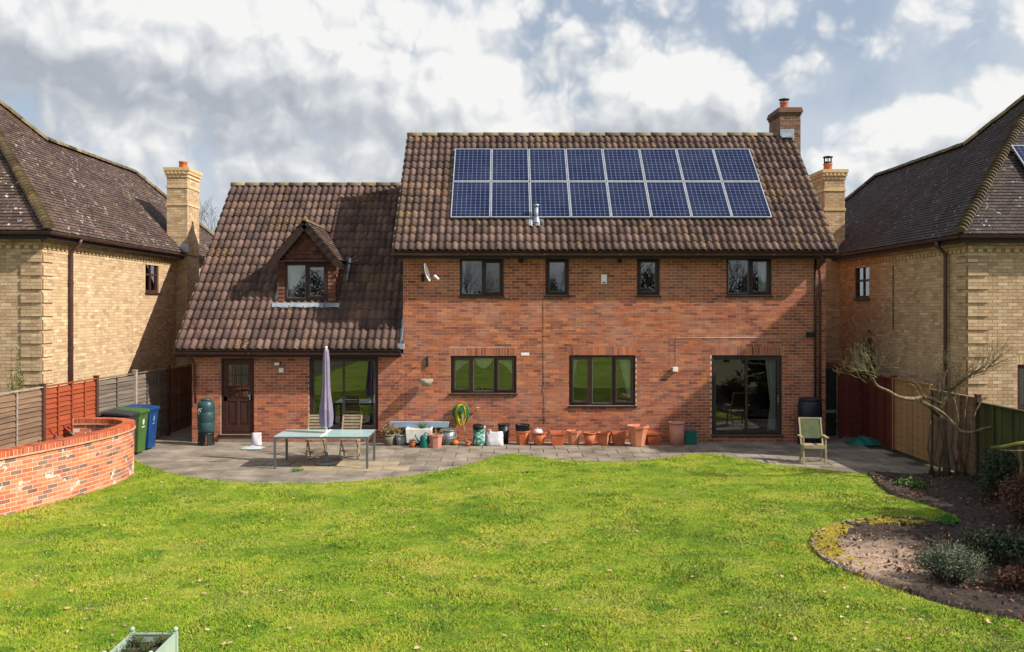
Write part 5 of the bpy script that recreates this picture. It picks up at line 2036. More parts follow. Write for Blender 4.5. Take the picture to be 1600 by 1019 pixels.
def wheelie(y, mat, label, sticker, emblem):
    """bin with its front towards +X"""
    xf_, w_, dp, h = -8.62, .54, .66, .98
    root = thing('wheelie_bin', label, 'wheelie bin', (xf_ - dp / 2, y, 0), 'wheelie bins in a row')
    mb = MB()
    f0, f1 = xf_ - .06, xf_
    b0, b1 = xf_ - dp + .12, xf_ - dp
    hw0, hw1 = w_ / 2 - .05, w_ / 2
    vs = [(f0, y - hw0, .04), (f0, y + hw0, .04), (b0, y + hw0, .04), (b0, y - hw0, .04), (f1, y - hw1, h), (f1, y + hw1, h), (b1, y + hw1, h), (b1, y - hw1, h)]
    mb.add(vs, [(3, 2, 1, 0), (0, 1, 5, 4), (1, 2, 6, 5), (2, 3, 7, 6), (3, 0, 4, 7)])
    mb.build('body', mat, root, bevel=.02)
    MB().box(b1 - .01, f1 + .015, y - hw1 - .015, y + hw1 + .015, h - .05, h - .005).build('rim', mat, root, bevel=.012)
    vs = []
    for i, (x, z) in enumerate(((f1 + .045, h - .0), (f1 + .03, h + .05), (xf_ - .2, h + .085), (b1 + .06, h + .11), (b1 - .06, h + .06))):
        vs += [(x, y - hw1 - .02, z), (x, y + hw1 + .02, z)]
    lid = MB().add(vs, [(0, 1, 3, 2), (2, 3, 5, 4), (4, 5, 7, 6), (6, 7, 9, 8), (0, 2, 4, 6, 8), (9, 7, 5, 3, 1), (8, 9, 1, 0)])
    lid.build('lid', mat, root, bevel=.012)
    MB().tube([(b1 - .09, y - .22, h + .0), (b1 - .09, y + .22, h + .0)], .016, 8).build('handle', mat, root)
    for s_ in (-1, 1):
        mb = MB().lathe([(.03, -.025), (.1, -.025), (.1, .025), (.03, .025)], 16, 0, 0, 0).xf(Matrix.Translation((b0 + .0, y + s_ * (hw0 + .03), .1)) @ Matrix.Rotation(math.pi / 2, 4, 'X'))
        mb.build('wheel', m_black, root)

    # printed marks on the sloping front
    def fp(dy_, z, e=.004):
        k = (z - .04) / (h - .04)
        return (f0 + (f1 - f0) * k + e, y + dy_, z)
    mk = MB()
    # round crest with a line of lettering under it
    zc = .76
    ring = [(.055 * math.cos(a), .07 * math.sin(a)) for a in np.linspace(0, 2 * math.pi, 13)[:-1]]
    for i in range(12):
        a, b = ring[i], ring[(i + 1) % 12]
        mk.quad(fp(a[0], zc + a[1]), fp(b[0], zc + b[1]), fp(b[0] * .72, zc + b[1] * .72), fp(a[0] * .72, zc + a[1] * .72))
    mk.quad(fp(-.02, zc - .035), fp(.02, zc - .035), fp(.026, zc + .035), fp(-.026, zc + .035))
    for j in range(3):
        mk.quad(fp(-.01, zc + .05 - j * .05), fp(.01, zc + .05 - j * .05), fp(.004, zc + .065 - j * .05), fp(-.004, zc + .065 - j * .05))
    for j in range(7):
        a = -.085 + j * .025
        mk.quad(fp(a, .625), fp(a + .017, .625), fp(a + .017, .655), fp(a, .655))
    mk.build('crest_print', emblem, root)
    if sticker:
        MB().quad(fp(-.075, .34), fp(.075, .34), fp(.075, .54), fp(-.075, .54)).build('sticker', m_white, root)
    return root


m_pale_blue = plain('pale_blue_print', H('86a8cc'), H('7698bc'), 4, .6, 0)
wheelie(21.27, m_bblack, 'black wheelie bin nearest the curved wall, with a white sticker', True, m_white)
wheelie(21.90, m_bgreen, 'green wheelie bin between the black and the blue bin', False, m_white)
wheelie(22.55, m_bblue, 'blue wheelie bin nearest the house', False, m_pale_blue)

# ------------------------------------------------------------------ water butts
m_butt = plain('green_butt', H('2c4c50'), H('243f44'), 3, .4, .08)
bx_, by_ = fx(322, 23.25), 23.25
wbt = thing('water_butt', 'slim dark green water butt on a stand beside the back door', 'water butt', (bx_, by_, 0))
mb = MB().lathe([(.13, .30), (.185, .32), (.205, .42), (.215, .55), (.205, .57), (.205, .59), (.215, .61), (.215, .82), (.203, .84), (.203, .86), (.213, .88), (.21, 1.0), (.19, 1.08), (.15, 1.125), (.12, 1.13)], 26, bx_, by_)
mb.build('barrel', m_butt, wbt)
MB().lathe([(.13, 1.125), (.135, 1.16), (.12, 1.18), (.04, 1.185)], 22, bx_, by_).build('lid', m_butt, wbt)
mb = MB()
for q in range(6):
    a = q * math.pi / 3 + .26
    c_, s2 = math.cos(a), math.sin(a)
    mb.bar((bx_ + c_ * .19, by_ + s2 * .19, .0), (bx_ + c_ * .17, by_ + s2 * .17, .30), .13, .03, (c_, s2, 0))
mb.lathe([(.2, .27), (.2, .31), (.12, .312)], 22, bx_, by_)
mb.build('stand', m_black, wbt)
mk = MB()


def bp_(a, z, r=.2185):
    q = -math.pi / 2 + a
    return (bx_ + r * math.cos(q), by_ + r * math.sin(q), z)


for strokes in ([(-.72, .90), (-.68, .86), (-.64, .92)], [(-.66, .93), (-.66, .80), (-.60, .80)], [(-.56, .94), (-.50, .85), (-.44, .92), (-.38, .86), (-.30, .95), (-.22, .93)], [(-.42, .88), (-.30, .87)]):
    mk.tube([bp_(a, z) for a, z in strokes], .009, 4)
mk.build('painted_letters', m_white, wbt)
bx2, by2 = fx(1266, 23.35), 23.38
m_navy = plain('navy_plastic', H('1c2836'), H('141d28'), 4, .4, .08)
b2 = thing('water_butt', 'large black water butt right of the right patio door', 'water butt', (bx2, by2, 0))
MB().lathe([(.27, .0), (.30, .03), (.30, .3), (.292, .32), (.30, .34), (.30, .7), (.292, .72), (.30, .74), (.295, 1.02), (.27, 1.10), (.25, 1.12)], 28, bx2, by2).build('barrel', m_navy, b2)
MB().lathe([(.27, 1.115), (.275, 1.15), (.25, 1.18), (.05, 1.19)], 28, bx2, by2).build('lid', m_navy, b2)
MB().tube([(bx2, by2 - .3, .14), (bx2, by2 - .37, .14), (bx2, by2 - .38, .10)], .015, 8).build('tap', m_black, b2)
MB().box(bx2 + .06, bx2 + .2, by2 - .33, by2 - .27, .60, .72).build('hook_box', plain('pale_blue_plastic', H('9cc0dc'), H('8ab0cc'), 4, .5, .05), b2, bevel=.008)

# ------------------------------------------------------------------ table, chairs, parasol
m_tglass = new_mat('table_glass')[0]
tt = m_tglass.node_tree.nodes['Principled BSDF']
tn = NT(m_tglass.node_tree)
tn.l.new(tn.ramp(tn.noise(pos(tn), 3, 3), [(.3, H('a6c4c6')), (.7, H('b4cfcf'))]), tt.inputs['Base Color'])
tt.inputs['Roughness'].default_value = .22
m_tmetal = plain('grey_aluminium', H('6e7678'), H('626a6c'), 4, .42, .04, metal=.4)
tx0, tx1, ty0, ty1, th_ = -5.0, -2.95, 19.82, 20.95, .70
tb = thing('garden_table', 'long glass topped garden table with grey metal legs on the patio', 'table', ((tx0 + tx1) / 2, (ty0 + ty1) / 2, 0))
mb = MB()
mb.box(tx0, tx1, ty0, ty0 + .045, th_ - .05, th_ - .012).box(tx0, tx1, ty1 - .045, ty1, th_ - .05, th_ - .012)
mb.box(tx0, tx0 + .045, ty0 + .045, ty1 - .045, th_ - .05, th_ - .012).box(tx1 - .045, tx1, ty0 + .045, ty1 - .045, th_ - .05, th_ - .012)
mb.build('table_frame', m_tmetal, tb)
px_, py_ = -3.97, 20.4
for (a, b) in ((tx0 + .004, px_ - .03), (px_ + .03, tx1 - .004)):
    MB().box(a, b, ty0 + .004, ty1 - .004, th_ - .011, th_).build('glass_top', m_tglass, tb)
MB().box(px_ - .03, px_ + .03, ty0 + .004, ty1 - .004, th_ - .013, th_ + .002).build('centre_strip', m_white, tb)
for (x, y) in ((tx0, ty0), (tx1 - .05, ty0), (tx0, ty1 - .05), (tx1 - .05, ty1 - .05)):
    MB().box(x + .001, x + .049, y + .001, y + .049, .0, th_ - .051).build('leg', m_tmetal, tb)
m_mauve = plain('mauve_cloth', H('8b8096'), H('7d728a'), 6, .85, .25, 90)
pr_ = thing('parasol', 'closed mauve parasol standing through the garden table', 'parasol', (px_, py_, 0))
MB().tube([(px_, py_, .03), (px_, py_, 2.58)], .019, 12).build('pole', m_white, pr_)
MB().lathe([(.24, 0), (.245, .03), (.23, .06), (.10, .085), (.05, .10), (.035, .26), (.025, .27)], 28, px_, py_).build('base', m_grey, pr_)
V, Fc = [], []
nz, na = 22, 40
for j in range(nz + 1):
    t_ = j / nz
    z = .84 + (2.56 - .84) * t_
    r_ = .098 * (1 - t_) ** .8 + .045 + .012 * math.sin(t_ * 9)
    if t_ < .12:
        r_ *= .86 + t_
    for i in range(na):
        q = 2 * math.pi * i / na
        rr = r_ * (1 + (.26 - .12 * t_) * math.cos(8 * q + 2.2 * t_) * (1 - .3 * t_))
        V.append((px_ + rr * math.cos(q) * .92, py_ + rr * math.sin(q) * .92, z + .02 * math.cos(4 * q) * (1 - t_)))
for j in range(nz):
    for i in range(na):
        k, k2 = j * na + i, j * na + (i + 1) % na
        Fc.append((k, k2, k2 + na, k + na))
Fc.append(tuple(nz * na + i for i in range(na)))
mb = MB()
mb.add(V, Fc, True)
mb.build('canopy', m_mauve, pr_)
MB().ball((px_, py_, 2.6), .03).build('finial', m_white, pr_)
MB().tube([(px_ + .05, py_ - .13, 1.22), (px_ - .08, py_ - .12, 1.21), (px_ - .12, py_ + .02, 1.2)], .012, 5).build('tie_strap', m_mauve, pr_)

m_teak = plain('weathered_teak', H('b0a084'), H('94826a'), 3, .8, .3, 60, var=.12, stretch=(3, 3, 3))


def folding_chair(x, y, rz, label):
    """slatted folding chair facing -Y"""
    root = thing('folding_chair', label, 'chair', (x, y, 0), 'folding chairs at the garden table')
    M4 = Matrix.Translation((x, y, 0)) @ Matrix.Rotation(rz, 4, 'Z')

    def put(mb, nm):
        mb.xf(M4)
        return mb.build(nm, m_teak, root)
    for s_ in (-1, 1):
        put(MB().bar((s_ * .215, -.20, .0), (s_ * .215, .27, .94), .025, .045, (0, 1, .5)), 'back_post')
        put(MB().bar((s_ * .18, .24, .0), (s_ * .18, -.18, .43), .025, .045, (0, 1, .5)), 'leg')
        put(MB().bar((s_ * .2, -.22, .425), (s_ * .2, .2, .44), .025, .035), 'seat_rail')
    for i in range(6):
        z = .55 + i * .068
        yy = -.20 + .47 * z / .94
        put(MB().box(-.2, .2, yy - .01, yy + .012, z - .022, z + .022), 'back_slat')
    put(MB().box(-.227, .227, .255, .29, .93, .965), 'top_rail')
    for i in range(7):
        yy = -.22 + i * .063
        put(MB().box(-.19, .19, yy, yy + .047, .443, .460), 'seat_slat')
    put(MB().box(-.2, .2, -.115, -.09, .16, .19), 'stretcher')
    put(MB().box(-.17, .17, .15, .175, .08, .11), 'stretcher')
    return root


folding_chair(-4.36, 21.28, .06, 'folding slatted chair behind the table, left of the parasol')
folding_chair(-3.58, 21.28, -.04, 'folding slatted chair behind the table, right of the parasol')

# reclining garden chair on the right of the patio
gcx, gcy = 6.93, 20.6
gc = thing('garden_chair', 'wooden garden chair with olive fabric back at the edge of the lawn', 'chair', (gcx, gcy, 0))
m_olive = plain('olive_fabric', H('5c6446'), H('4e563c'), 5, .9, .3, 120)
m_pale = plain('pale_wood', H('b3a684'), H('98896a'), 4, .8, .2, 60)
M4 = Matrix.Translation((gcx, gcy, 0)) @ Matrix.Rotation(-.12, 4, 'Z')
for s_ in (-1, 1):
    MB().bar((s_ * .24, -.28, .0), (s_ * .24, -.24, .60), .035, .04).xf(M4).build('front_leg', m_pale, gc)
    MB().bar((s_ * .22, .26, .0), (s_ * .22, -.1, .42), .03, .04, (0, 1, 0)).xf(M4).build('rear_leg', m_pale, gc)
    MB().bar((s_ * .235, .02, .38), (s_ * .235, .28, .98), .03, .04, (0, 1, 0)).xf(M4).build('back_post', m_pale, gc)
    MB().bar((s_ * .27, -.30, .605), (s_ * .27, .18, .60), .06, .022).xf(M4).build('armrest', m_pale, gc)
MB().bar((0, .085, .54), (0, .275, .97), .44, .016, (0, 1, -.4)).xf(M4).build('back_panel', m_olive, gc)
MB().box(-.22, .22, .255, .285, .955, .985).xf(M4).build('top_rail', m_pale, gc)
for i in range(6):
    MB().box(-.225, .225, -.28 + i * .065, -.23 + i * .065, .405, .425).xf(M4).build('seat_slat', m_pale, gc)
MB().box(-.23, .23, -.30, -.28, .36, .43).xf(M4).build('front_rail', m_pale, gc)
MB().box(-.22, .22, -.285, -.26, .12, .15).xf(M4).build('stretcher', m_pale, gc)

# ------------------------------------------------------------------ pots and clutter along the wall
PG = 'pots standing along the house wall'


def pot(px, d, rt, rb, h, sides, mat, label, rim=.03, soil=True, name='plant_pot', cat='plant pot', rot=None):
    x = fx(px, d)
    root = thing(name, label, cat, (x, d, 0), PG)
    k = math.sqrt(2) if sides == 4 else 1.0
    rot = (math.pi / 4 if sides == 4 else math.pi / sides if sides < 10 else 0) if rot is None else rot
    MB().lathe([(rb * k, .002), (rt * .96 * k, h - rim * 1.2)], sides, x, d, 0, rot).build('body', mat, root, bevel=.004 if sides < 10 else 0)
    MB().lathe([(rt * .955 * k, h - rim * 1.2), (rt * 1.05 * k, h - rim * 1.15), (rt * 1.07 * k, h), (rt * .96 * k, h), (rt * .88 * k, h - .06), (rt * .86 * k, h - .10)], sides, x, d, 0, rot, cap=False).build('rim', mat, root)
    MB().lathe([(rt * .875 * k, h - .075), (.02, h - .06)], sides, x, d, 0, rot).build('soil', m_soil if soil else m_clayin, root)
    return root, x


m_stone = plain('mossy_stone_pot', H('8a8470'), H('5e5a4a'), 8, .95, .6, 40)
m_bluepot = plain('blue_glazed_pot', H('76868e'), H('9aa0a0'), 9, .35, .2, 30)
m_zinc = plain('zinc', H('8f979a'), H('767e82'), 6, .45, .2, 30, metal=.5)
m_cream = plain('glazed_white', H('f0eee8'), H('dcd8d0'), 5, .3, .1, 30)
m_teal = plain('teal_plastic', H('0f6a5e'), H('0c5a50'), 4, .45, .05)


def tuft(parent, x, y, z, n, h, sp, mat, name='foliage', w=.012, seed=1, lean=.6):
    """stems with leaf-sized faces"""
    rg = random.Random(seed)
    mb = MB()
    for i in range(n):
        a = rg.uniform(0, 6.28)
        r = sp * math.sqrt(rg.random())
        b0 = Vector((x + .35 * r * math.cos(a), y + .35 * r * math.sin(a), z))
        tip = Vector((x + r * math.cos(a) * (1 + lean), y + r * math.sin(a) * (1 + lean), z + h * rg.uniform(.5, 1)))
        mid = b0.lerp(tip, .55) + Vector((0, 0, h * .12))
        mb.tube([b0, mid, tip], [.004, .003, .0015], 3)
        for k in range(4):
            c = b0.lerp(tip, rg.uniform(.3, 1)) + Vector((rg.gauss(0, .02), rg.gauss(0, .02), rg.gauss(0, .02)))
            d1 = Vector((rg.gauss(0, 1), rg.gauss(0, 1), rg.gauss(0, 1))).normalized() * w * rg.uniform(1, 2.4)
            d2 = d1.cross(Vector((rg.gauss(0, 1), rg.gauss(0, 1), rg.gauss(0, 1)))).normalized() * w * .7
            mb.add([c - d1, c + d2, c + d1, c - d2], [(0, 1, 2, 3)])
    return mb.build(name, mat, parent)


m_dry = plain('dry_foliage', H('a68c68'), H('7e6a4c'), 9, .9, 0, var=.3)
m_green = plain('green_foliage', H('5c7a34'), H('47622a'), 9, .7, 0, var=.35)
m_dull = plain('dull_foliage', H('55603a'), H('474e30'), 9, .8, 0, var=.3)

r_, x = pot(607.5, 23.15, .155, .10, .29, 20, m_stone, 'weathered stone pot with a dried hydrangea, leftmost in the row')
tuft(r_, x, 23.15, .24, 90, .28, .16, m_dry, w=.02, seed=2)
tuft(r_, x, 23.15, .3, 14, .34, .12, m_dull, w=.014, seed=3)
r_, x = pot(627, 23.2, .165, .12, .28, 22, m_bluepot, 'blue grey glazed pot holding twigs and rubble')
tuft(r_, x, 23.2, .22, 14, .2, .12, m_dry, 'twigs', seed=4)
MB().ball((x - .05, 23.15, .26), .07, 9, 6, .6).ball((x + .06, 23.2, .25), .06, 9, 6, .6).jit(.012, 2).build('rubble', m_stone, r_)
# white butler sink
sx_, sd_ = fx(655, 23.22), 23.22
sk = thing('ceramic_sink', 'white butler sink planted with a small shrub', 'sink', (sx_, sd_, 0), PG)
mb = MB()
V = []
for (hx, hy, z) in ((.30, .20, .08), (.33, .23, .44), (.28, .185, .44), (.26, .17, .30)):
    V += [(sx_ - hx, sd_ - hy, z), (sx_ + hx, sd_ - hy, z), (sx_ + hx, sd_ + hy, z), (sx_ - hx, sd_ + hy, z)]
mb.add(V, [(3, 2, 1, 0)] + [(4 * j + i, 4 * j + (i + 1) % 4, 4 * j + 4 + (i + 1) % 4, 4 * j + 4 + i) for j in range(3) for i in range(4)])
mb.build('basin', m_cream, sk, bevel=.012)
MB().box(sx_ - .262, sx_ + .262, sd_ - .172, sd_ + .172, .29, .36).build('soil', m_soil, sk)
MB().box(sx_ - .28, sx_ - .12, sd_ - .1, sd_ + .1, .0, .078).box(sx_ + .12, sx_ + .28, sd_ - .1, sd_ + .1, .0, .078).build('foot', m_terr, sk)
tuft(sk, sx_ + .07, sd_, .36, 40, .26, .10, m_green, seed=5)
r_, x = pot(645, 22.82, .092, .07, .17, 20, m_terr, 'small terracotta pot in front of the white sink')
tuft(r_, x, 22.82, .13, 22, .08, .06, m_dull, seed=6)
# watering can
wx, wd2 = fx(663, 22.8), 22.8
wc = thing('watering_can', 'teal plastic watering can between the sink and the pink pot', 'watering can', (wx, wd2, 0))
MB().lathe([(.115, 0), (.12, .03), (.115, .26), (.09, .30), (.07, .305)], 20, wx, wd2, 0, sx=.95).build('body', m_teal, wc)
MB().tube([(wx - .09, wd2, .08), (wx - .18, wd2 - .02, .22), (wx - .23, wd2 - .03, .33)], [.03, .02, .017], 10).build('spout', m_teal, wc)
MB().tube([(wx - .02, wd2, .29), (wx + .02, wd2, .37), (wx + .10, wd2, .35), (wx + .13, wd2, .2), (wx + .11, wd2, .1)], .014, 8).build('handle', m_teal, wc)
r_, x = pot(681, 22.82, .185, .14, .33, 8, m_pink, 'large eight sided pink pot with bare stems')
tuft(r_, x, 22.82, .26, 12, .24, .14, m_dry, 'stems', seed=7)
r_, x = pot(700.5, 23.3, .19, .14, .38, 22, m_zinc, 'grey galvanised bucket of dead stems right of the pink pot', .02, name='bucket', cat='bucket')
tuft(r_, x, 23.3, .3, 26, .14, .15, m_dry, 'stems', seed=8)
MB().tube([(x - .19, 23.3, .36), (x - .22, 23.22, .2), (x, 23.08, .16), (x + .22, 23.22, .2), (x + .19, 23.3, .36)], .006, 6).build('handle', m_zinc, r_)
# orange gourd
ox, od = fx(711.5, 23.2), 23.2
gd = thing('gourd', 'small orange gourd on the paving beside the grey bucket', 'gourd', (ox, od, 0))
V, Fc = [], []
for j in range(9):
    t_ = math.pi * j / 8
    for i in range(24):
        q = 2 * math.pi * i / 24
        rr = .085 * math.sin(t_) * (1 + .10 * math.cos(8 * q)) + .001
        V.append((ox + rr * math.cos(q), od + rr * math.sin(q), .065 - .065 * math.cos(t_)))
for j in range(8):
    for i in range(24):
        Fc.append((j * 24 + i, j * 24 + (i + 1) % 24, (j + 1) * 24 + (i + 1) % 24, (j + 1) * 24 + i))
mb = MB()
mb.add(V, Fc, True)
mb.build('flesh', plain('orange_gourd', H('c9782c'), H('b06422'), 6, .6, .1), gd)
MB().tube([(ox, od, .125), (ox + .015, od, .165)], .01, 6).build('stalk', m_dry, gd)
# plank bench behind the pots
bn = thing('plank_bench', 'pale blue painted plank bench against the wall behind the pots', 'bench', (fx(655), D - .25, 0))
m_pblue = plain('pale_blue_paint', H('8ea3b6'), H('7c91a4'), 2, .6, .15, 30, stretch=(.6, 3, 3))
b0, b1 = fx(608, D - .38), fx(701, D - .38)
MB().box(b0, b1, D - .38, D - .02, .50, .54).build('seat', m_pblue, bn, bevel=.004)
MB().box(b0, b1, D - .40, D - .381, .42, .56).build('apron', m_pblue, bn, bevel=.004)
for x in (b0 + .1, b1 - .14):
    MB().box(x, x + .04, D - .36, D - .04, .0, .499).build('leg', m_pblue, bn)
# garden hose hung on the wall
m_yel = plain('yellow_hose', H('c9b81e'), H('b8a418'), 5, .5, .05)
m_hgreen = plain('green_hose', H('2f7a4e'), H('276a42'), 5, .5, .05)
hx, hz = fx(721), fz(638.5)
hs_ = thing('garden_hose', 'coil of yellow and green garden hose hung on the wall', 'hose', (hx, D, hz))
MB().lathe([(.05, 0), (.05, .2), (.07, .205), (.07, .215)], 14, 0, 0, 0).xf(Matrix.Translation((hx, D - .009, hz)) @ Matrix.Rotation(math.pi / 2, 4, 'X')).build('holder', m_hgreen, hs_)
rg = random.Random(4)
for mt, offs, nn in ((m_hgreen, (-.11, .11), 9), (m_yel, (-.03, .03), 16)):
    for k in range(nn):
        ox_ = offs[k % len(offs)] + rg.uniform(-.05, .05)
        hh = rg.uniform(.15, .27)
        ww = rg.uniform(.05, .12)
        yy = D - .05 - rg.uniform(0, .12)
        pts = []
        for i in range(21):
            q = 2 * math.pi * i / 20
            pts.append((hx + ox_ + ww * math.sin(q), yy + .015 * math.sin(2 * q), hz + .06 - hh * .8 + hh * math.cos(q)))
        MB().tube(pts, .013, 6, False).build('coil', mt, hs_)
# cane standing in a tiny pot
r_, x = pot(731, 23.05, .07, .05, .13, 18, m_terr, 'tiny terracotta pot with a leaning bamboo cane')
MB().tube([(x - .02, 23.05, .08), (fx(722.5, D - .25), D - .26, fz(654, D - .25)), (fx(721.5, D - .22), D - .22, fz(647, D - .22))], .010, 6).build('cane', m_teak, r_)


def sack(px, d, w_, h, dp, mat, label, name='sack', seed=1, top=None, cat='sack'):
    x = fx(px, d)
    root = thing(name, label, cat, (x, d, 0), 'sacks and bags along the wall')
    rg = random.Random(seed)
    V, Fc = [], []
    nz, na = 10, 22
    for j in range(nz + 1):
        t_ = j / nz
        kx = (1 - .10 * t_) * w_ / 2 * (1.04 if t_ < .3 else 1)
        ky = dp / 2 * (1 - .85 * max(0, t_ - .35) / .65)
        for i in range(na):
            q = 2 * math.pi * i / na
            cx_, sy_ = math.cos(q), math.sin(q)
            ex = abs(cx_) ** .6 * (1 if cx_ > 0 else -1)
            wob = 1 + .06 * math.sin(5 * q + 4 * t_ + seed) + rg.uniform(-.035, .035)
            V.append((x + kx * ex * wob, d + ky * sy_ * wob, max(.002, h * (t_ + .05 * abs(cx_) * t_ + .03 * math.sin(3 * q + seed) * t_))))
    for j in range(nz):
        for i in range(na):
            Fc.append((j * na + i, j * na + (i + 1) % na, (j + 1) * na + (i + 1) % na, (j + 1) * na + i))
    Fc += [tuple(range(na - 1, -1, -1)), tuple(nz * na + i for i in range(na))]
    mb = MB()
    mb.add(V, Fc, True)
    mb.build('bag', mat, root)
    return root, x


m_bagg, t, b = new_mat('printed_green_bag')
p_ = pos(t)
n_ = t.noise(p_, 7, 3, .6)
t.l.new(t.ramp(n_, [(.35, H('23463c')), (.5, H('3f7d66')), (.57, H('bcd4c8')), (.64, H('5d8aa0')), (.75, H('2a3c40'))]), b.inputs['Base Color'])
b.inputs['Roughness'].default_value = .35
bump(t, b, t.noise(p_, 18, 4), .6, .02)
m_bagw = plain('white_plastic_bag', H('cfcdd2'), H('b6b4ba'), 6, .4, .6, 22)
r_, x = sack(749, 23.2, .33, .46, .3, m_bagg, 'green and white printed compost bag with a dark open top', 'compost_bag', 3)
MB().lathe([(.15, .44), (.13, .52), (.10, .50), (.03, .46)], 12, x - .02, 23.2).jit(.02, 7).build('open_top', m_black, r_)
r_, x = sack(773, 23.15, .44, .34, .26, m_bagw, 'white plastic sack slumped beside the compost bag', 'sack', 5)
MB().lathe([(.05, 0), (.03, .04), (.045, .08)], 8, x - .12, 23.15, .33).jit(.012, 4).build('knot', m_bagw, r_)
r_, x = pot(787, 23.5, .15, .12, .50, 18, m_black, 'tall black plastic bucket behind the white sack', .02, False, 'bucket', 'bucket')
r_, x = pot(816.5, 23.3, .185, .145, .36, 6, m_terr, 'six sided terracotta pot with a black pot stacked in it', rot=0.0)
MB().lathe([(.15, .33), (.175, .36), (.185, .50), (.195, .505), (.19, .52), (.17, .51), (.15, .40)], 22, x, 23.3).build('stacked_pot', m_black, r_)
r_, x = pot(842, 23.25, .195, .10, .33, 24, m_terr, 'round bowl shaped terracotta pot with a white bag inside')
MB().ball((x - .03, 23.25, .32), .13, 14, 8, .75).jit(.012, 9).build('white_bag', m_bagw, r_)
pot(871, 23.25, .17, .135, .34, 4, m_terr, 'square terracotta pot right of the bowl with the white bag', .05, False)
pot(896.5, 23.3, .185, .13, .36, 8, m_terr_p, 'eight sided pale terracotta pot, seventh from the right end of the row', .04)
pot(921, 23.2, .165, .10, .33, 24, m_terr, 'round tapered terracotta pot left of the small square ones', .035, False)
pot(943.5, 23.25, .15, .12, .32, 4, m_terr, 'smaller square terracotta pot with a light corner', .05, False, rot=.35)
pot(966.5, 23.3, .165, .135, .33, 4, m_terr, 'square terracotta pot left of the biggest pot', .045)
pot(996.5, 23.1, .27, .165, .52, 8, m_terr_p, 'biggest terracotta pot with a broad pale rim', .05, False)
pot(1021.5, 23.4, .19, .15, .32, 4, m_terr, 'wide square terracotta pot right of the biggest pot', .05, False)
pot(1057.5, 23.25, .20, .185, .58, 12, m_pink, 'tall pink ribbed cylinder pot', .03, False)
gbx = thing('plastic_box', 'dark green plastic box beside the tall pink pot', 'box', (fx(1078, 23.45), 23.45, 0), PG)
MB().box(fx(1069, 23.4), fx(1088, 23.4), 23.3, 23.6, .004, .31).build('body', m_teal, gbx, bevel=.01)
MB().box(fx(1068.5, 23.4), fx(1088.5, 23.4), 23.29, 23.61, .312, .335).build('rim', m_teal, gbx)
# white bags by the back door
r_, x = sack(401, 23.2, .26, .30, .18, m_bagw, 'crumpled white bags standing by the back door', 'carrier_bag', 8, cat='bag')
fb_ = thing('carrier_bag', 'flat pale blue bag lying on the patio by the back door', 'bag', (fx(394, 22.6), 22.6, 0), 'sacks and bags along the wall')
V, Fc = [], []
for i in range(9):
    for j in range(6):
        V.append((fx(394, 22.6) - .26 + .52 * i / 8 + .04 * math.sin(j * 2), 22.4 + .4 * j / 5, .02 + .05 * math.sin(math.pi * i / 8) * math.sin(math.pi * j / 5) * (1 + .5 * math.sin(i * 2.3 + j * 1.7))))
for i in range(8):
    for j in range(5):
        Fc.append((i * 6 + j, i * 6 + 6 + j, i * 6 + 7 + j, i * 6 + 1 + j))
mb = MB()
mb.add(V, Fc, True)
mb.build('sheet', plain('pale_blue_bag', H('a8bcc0'), H('c4ccd0'), 9, .4, .4, 20), fb_)
MB().quad((fx(394, 22.6) - .2, 22.42, .005), (fx(394, 22.6) + .2, 22.42, .005), (fx(394, 22.6) + .2, 22.78, .005), (fx(394, 22.6) - .2, 22.78, .005)).build('underside', m_bagw, fb_)
# teal tarpaulin by the red fence
tx_, ty_ = fx(1352, 23.3), 23.4
tr_ = thing('tarpaulin', 'crumpled teal tarpaulin on the paving before the red fence', 'tarpaulin', (tx_, ty_, 0))
V, Fc = [], []
for i in range(13):
    for j in range(9):
        s, q = i / 12, j / 8
        V.append((tx_ - .42 + .84 * s, ty_ - .32 + .64 * q, .01 + .17 * (math.sin(math.pi * s) * math.sin(math.pi * q)) ** .7 * (1 + .35 * math.sin(i * 1.7 + j))))
for i in range(12):
    for j in range(8):
        Fc.append((i * 9 + j, i * 9 + 9 + j, i * 9 + 10 + j, i * 9 + 1 + j))
mb = MB()
mb.add(V, Fc, True)
mb.build('sheet', m_teal, tr_)
# weeds in the paving
wdd = thing('weed', 'small green weed in a paving joint in front of the table', 'plant', (*G(464, 737), 0))
tuft(wdd, *G(464, 737), 0, 26, .06, .10, m_green, w=.014, seed=31)

# ------------------------------------------------------------------ planter in the foreground
m_sage = plain('sage_paint', H('a3b5a4'), H('94a896'), 3, .6, .1, 40)
pl_ = thing('square_planter', 'pale sage green planter with ball finials at the bottom of the picture', 'planter', (-3.48, 8.78, 0))
qx0, qx1, qy0, qy1 = -3.70, -3.27, 8.46, 9.1
for (x, y) in ((qx0, qy0), (qx1, qy0), (qx0, qy1), (qx1, qy1)):
    po = MB().box(x - .022, x + .022, y - .022, y + .022, .03, .272).build('post', m_sage, pl_, bevel=.003)
    MB().ball((x, y, .298), .026, 14, 10).lathe([(.012, .272), (.012, .28)], 8, x, y).build('finial', m_sage, po)
for (a, b) in (((qx0, qy0), (qx1, qy0)), ((qx0, qy1), (qx1, qy1)), ((qx0, qy0), (qx0, qy1)), ((qx1, qy0), (qx1, qy1))):
    va, vb = Vector((*a, 0)), Vector((*b, 0))
    dd = (vb - va).normalized()
    MB().bar(va + dd * .023 + Vector((0, 0, .15)), vb - dd * .023 + Vector((0, 0, .15)), .016, .20).build('side_panel', m_sage, pl_)
    MB().bar(va + dd * .023 + Vector((0, 0, .252)), vb - dd * .023 + Vector((0, 0, .252)), .03, .014).build('top_rail', m_sage, pl_)
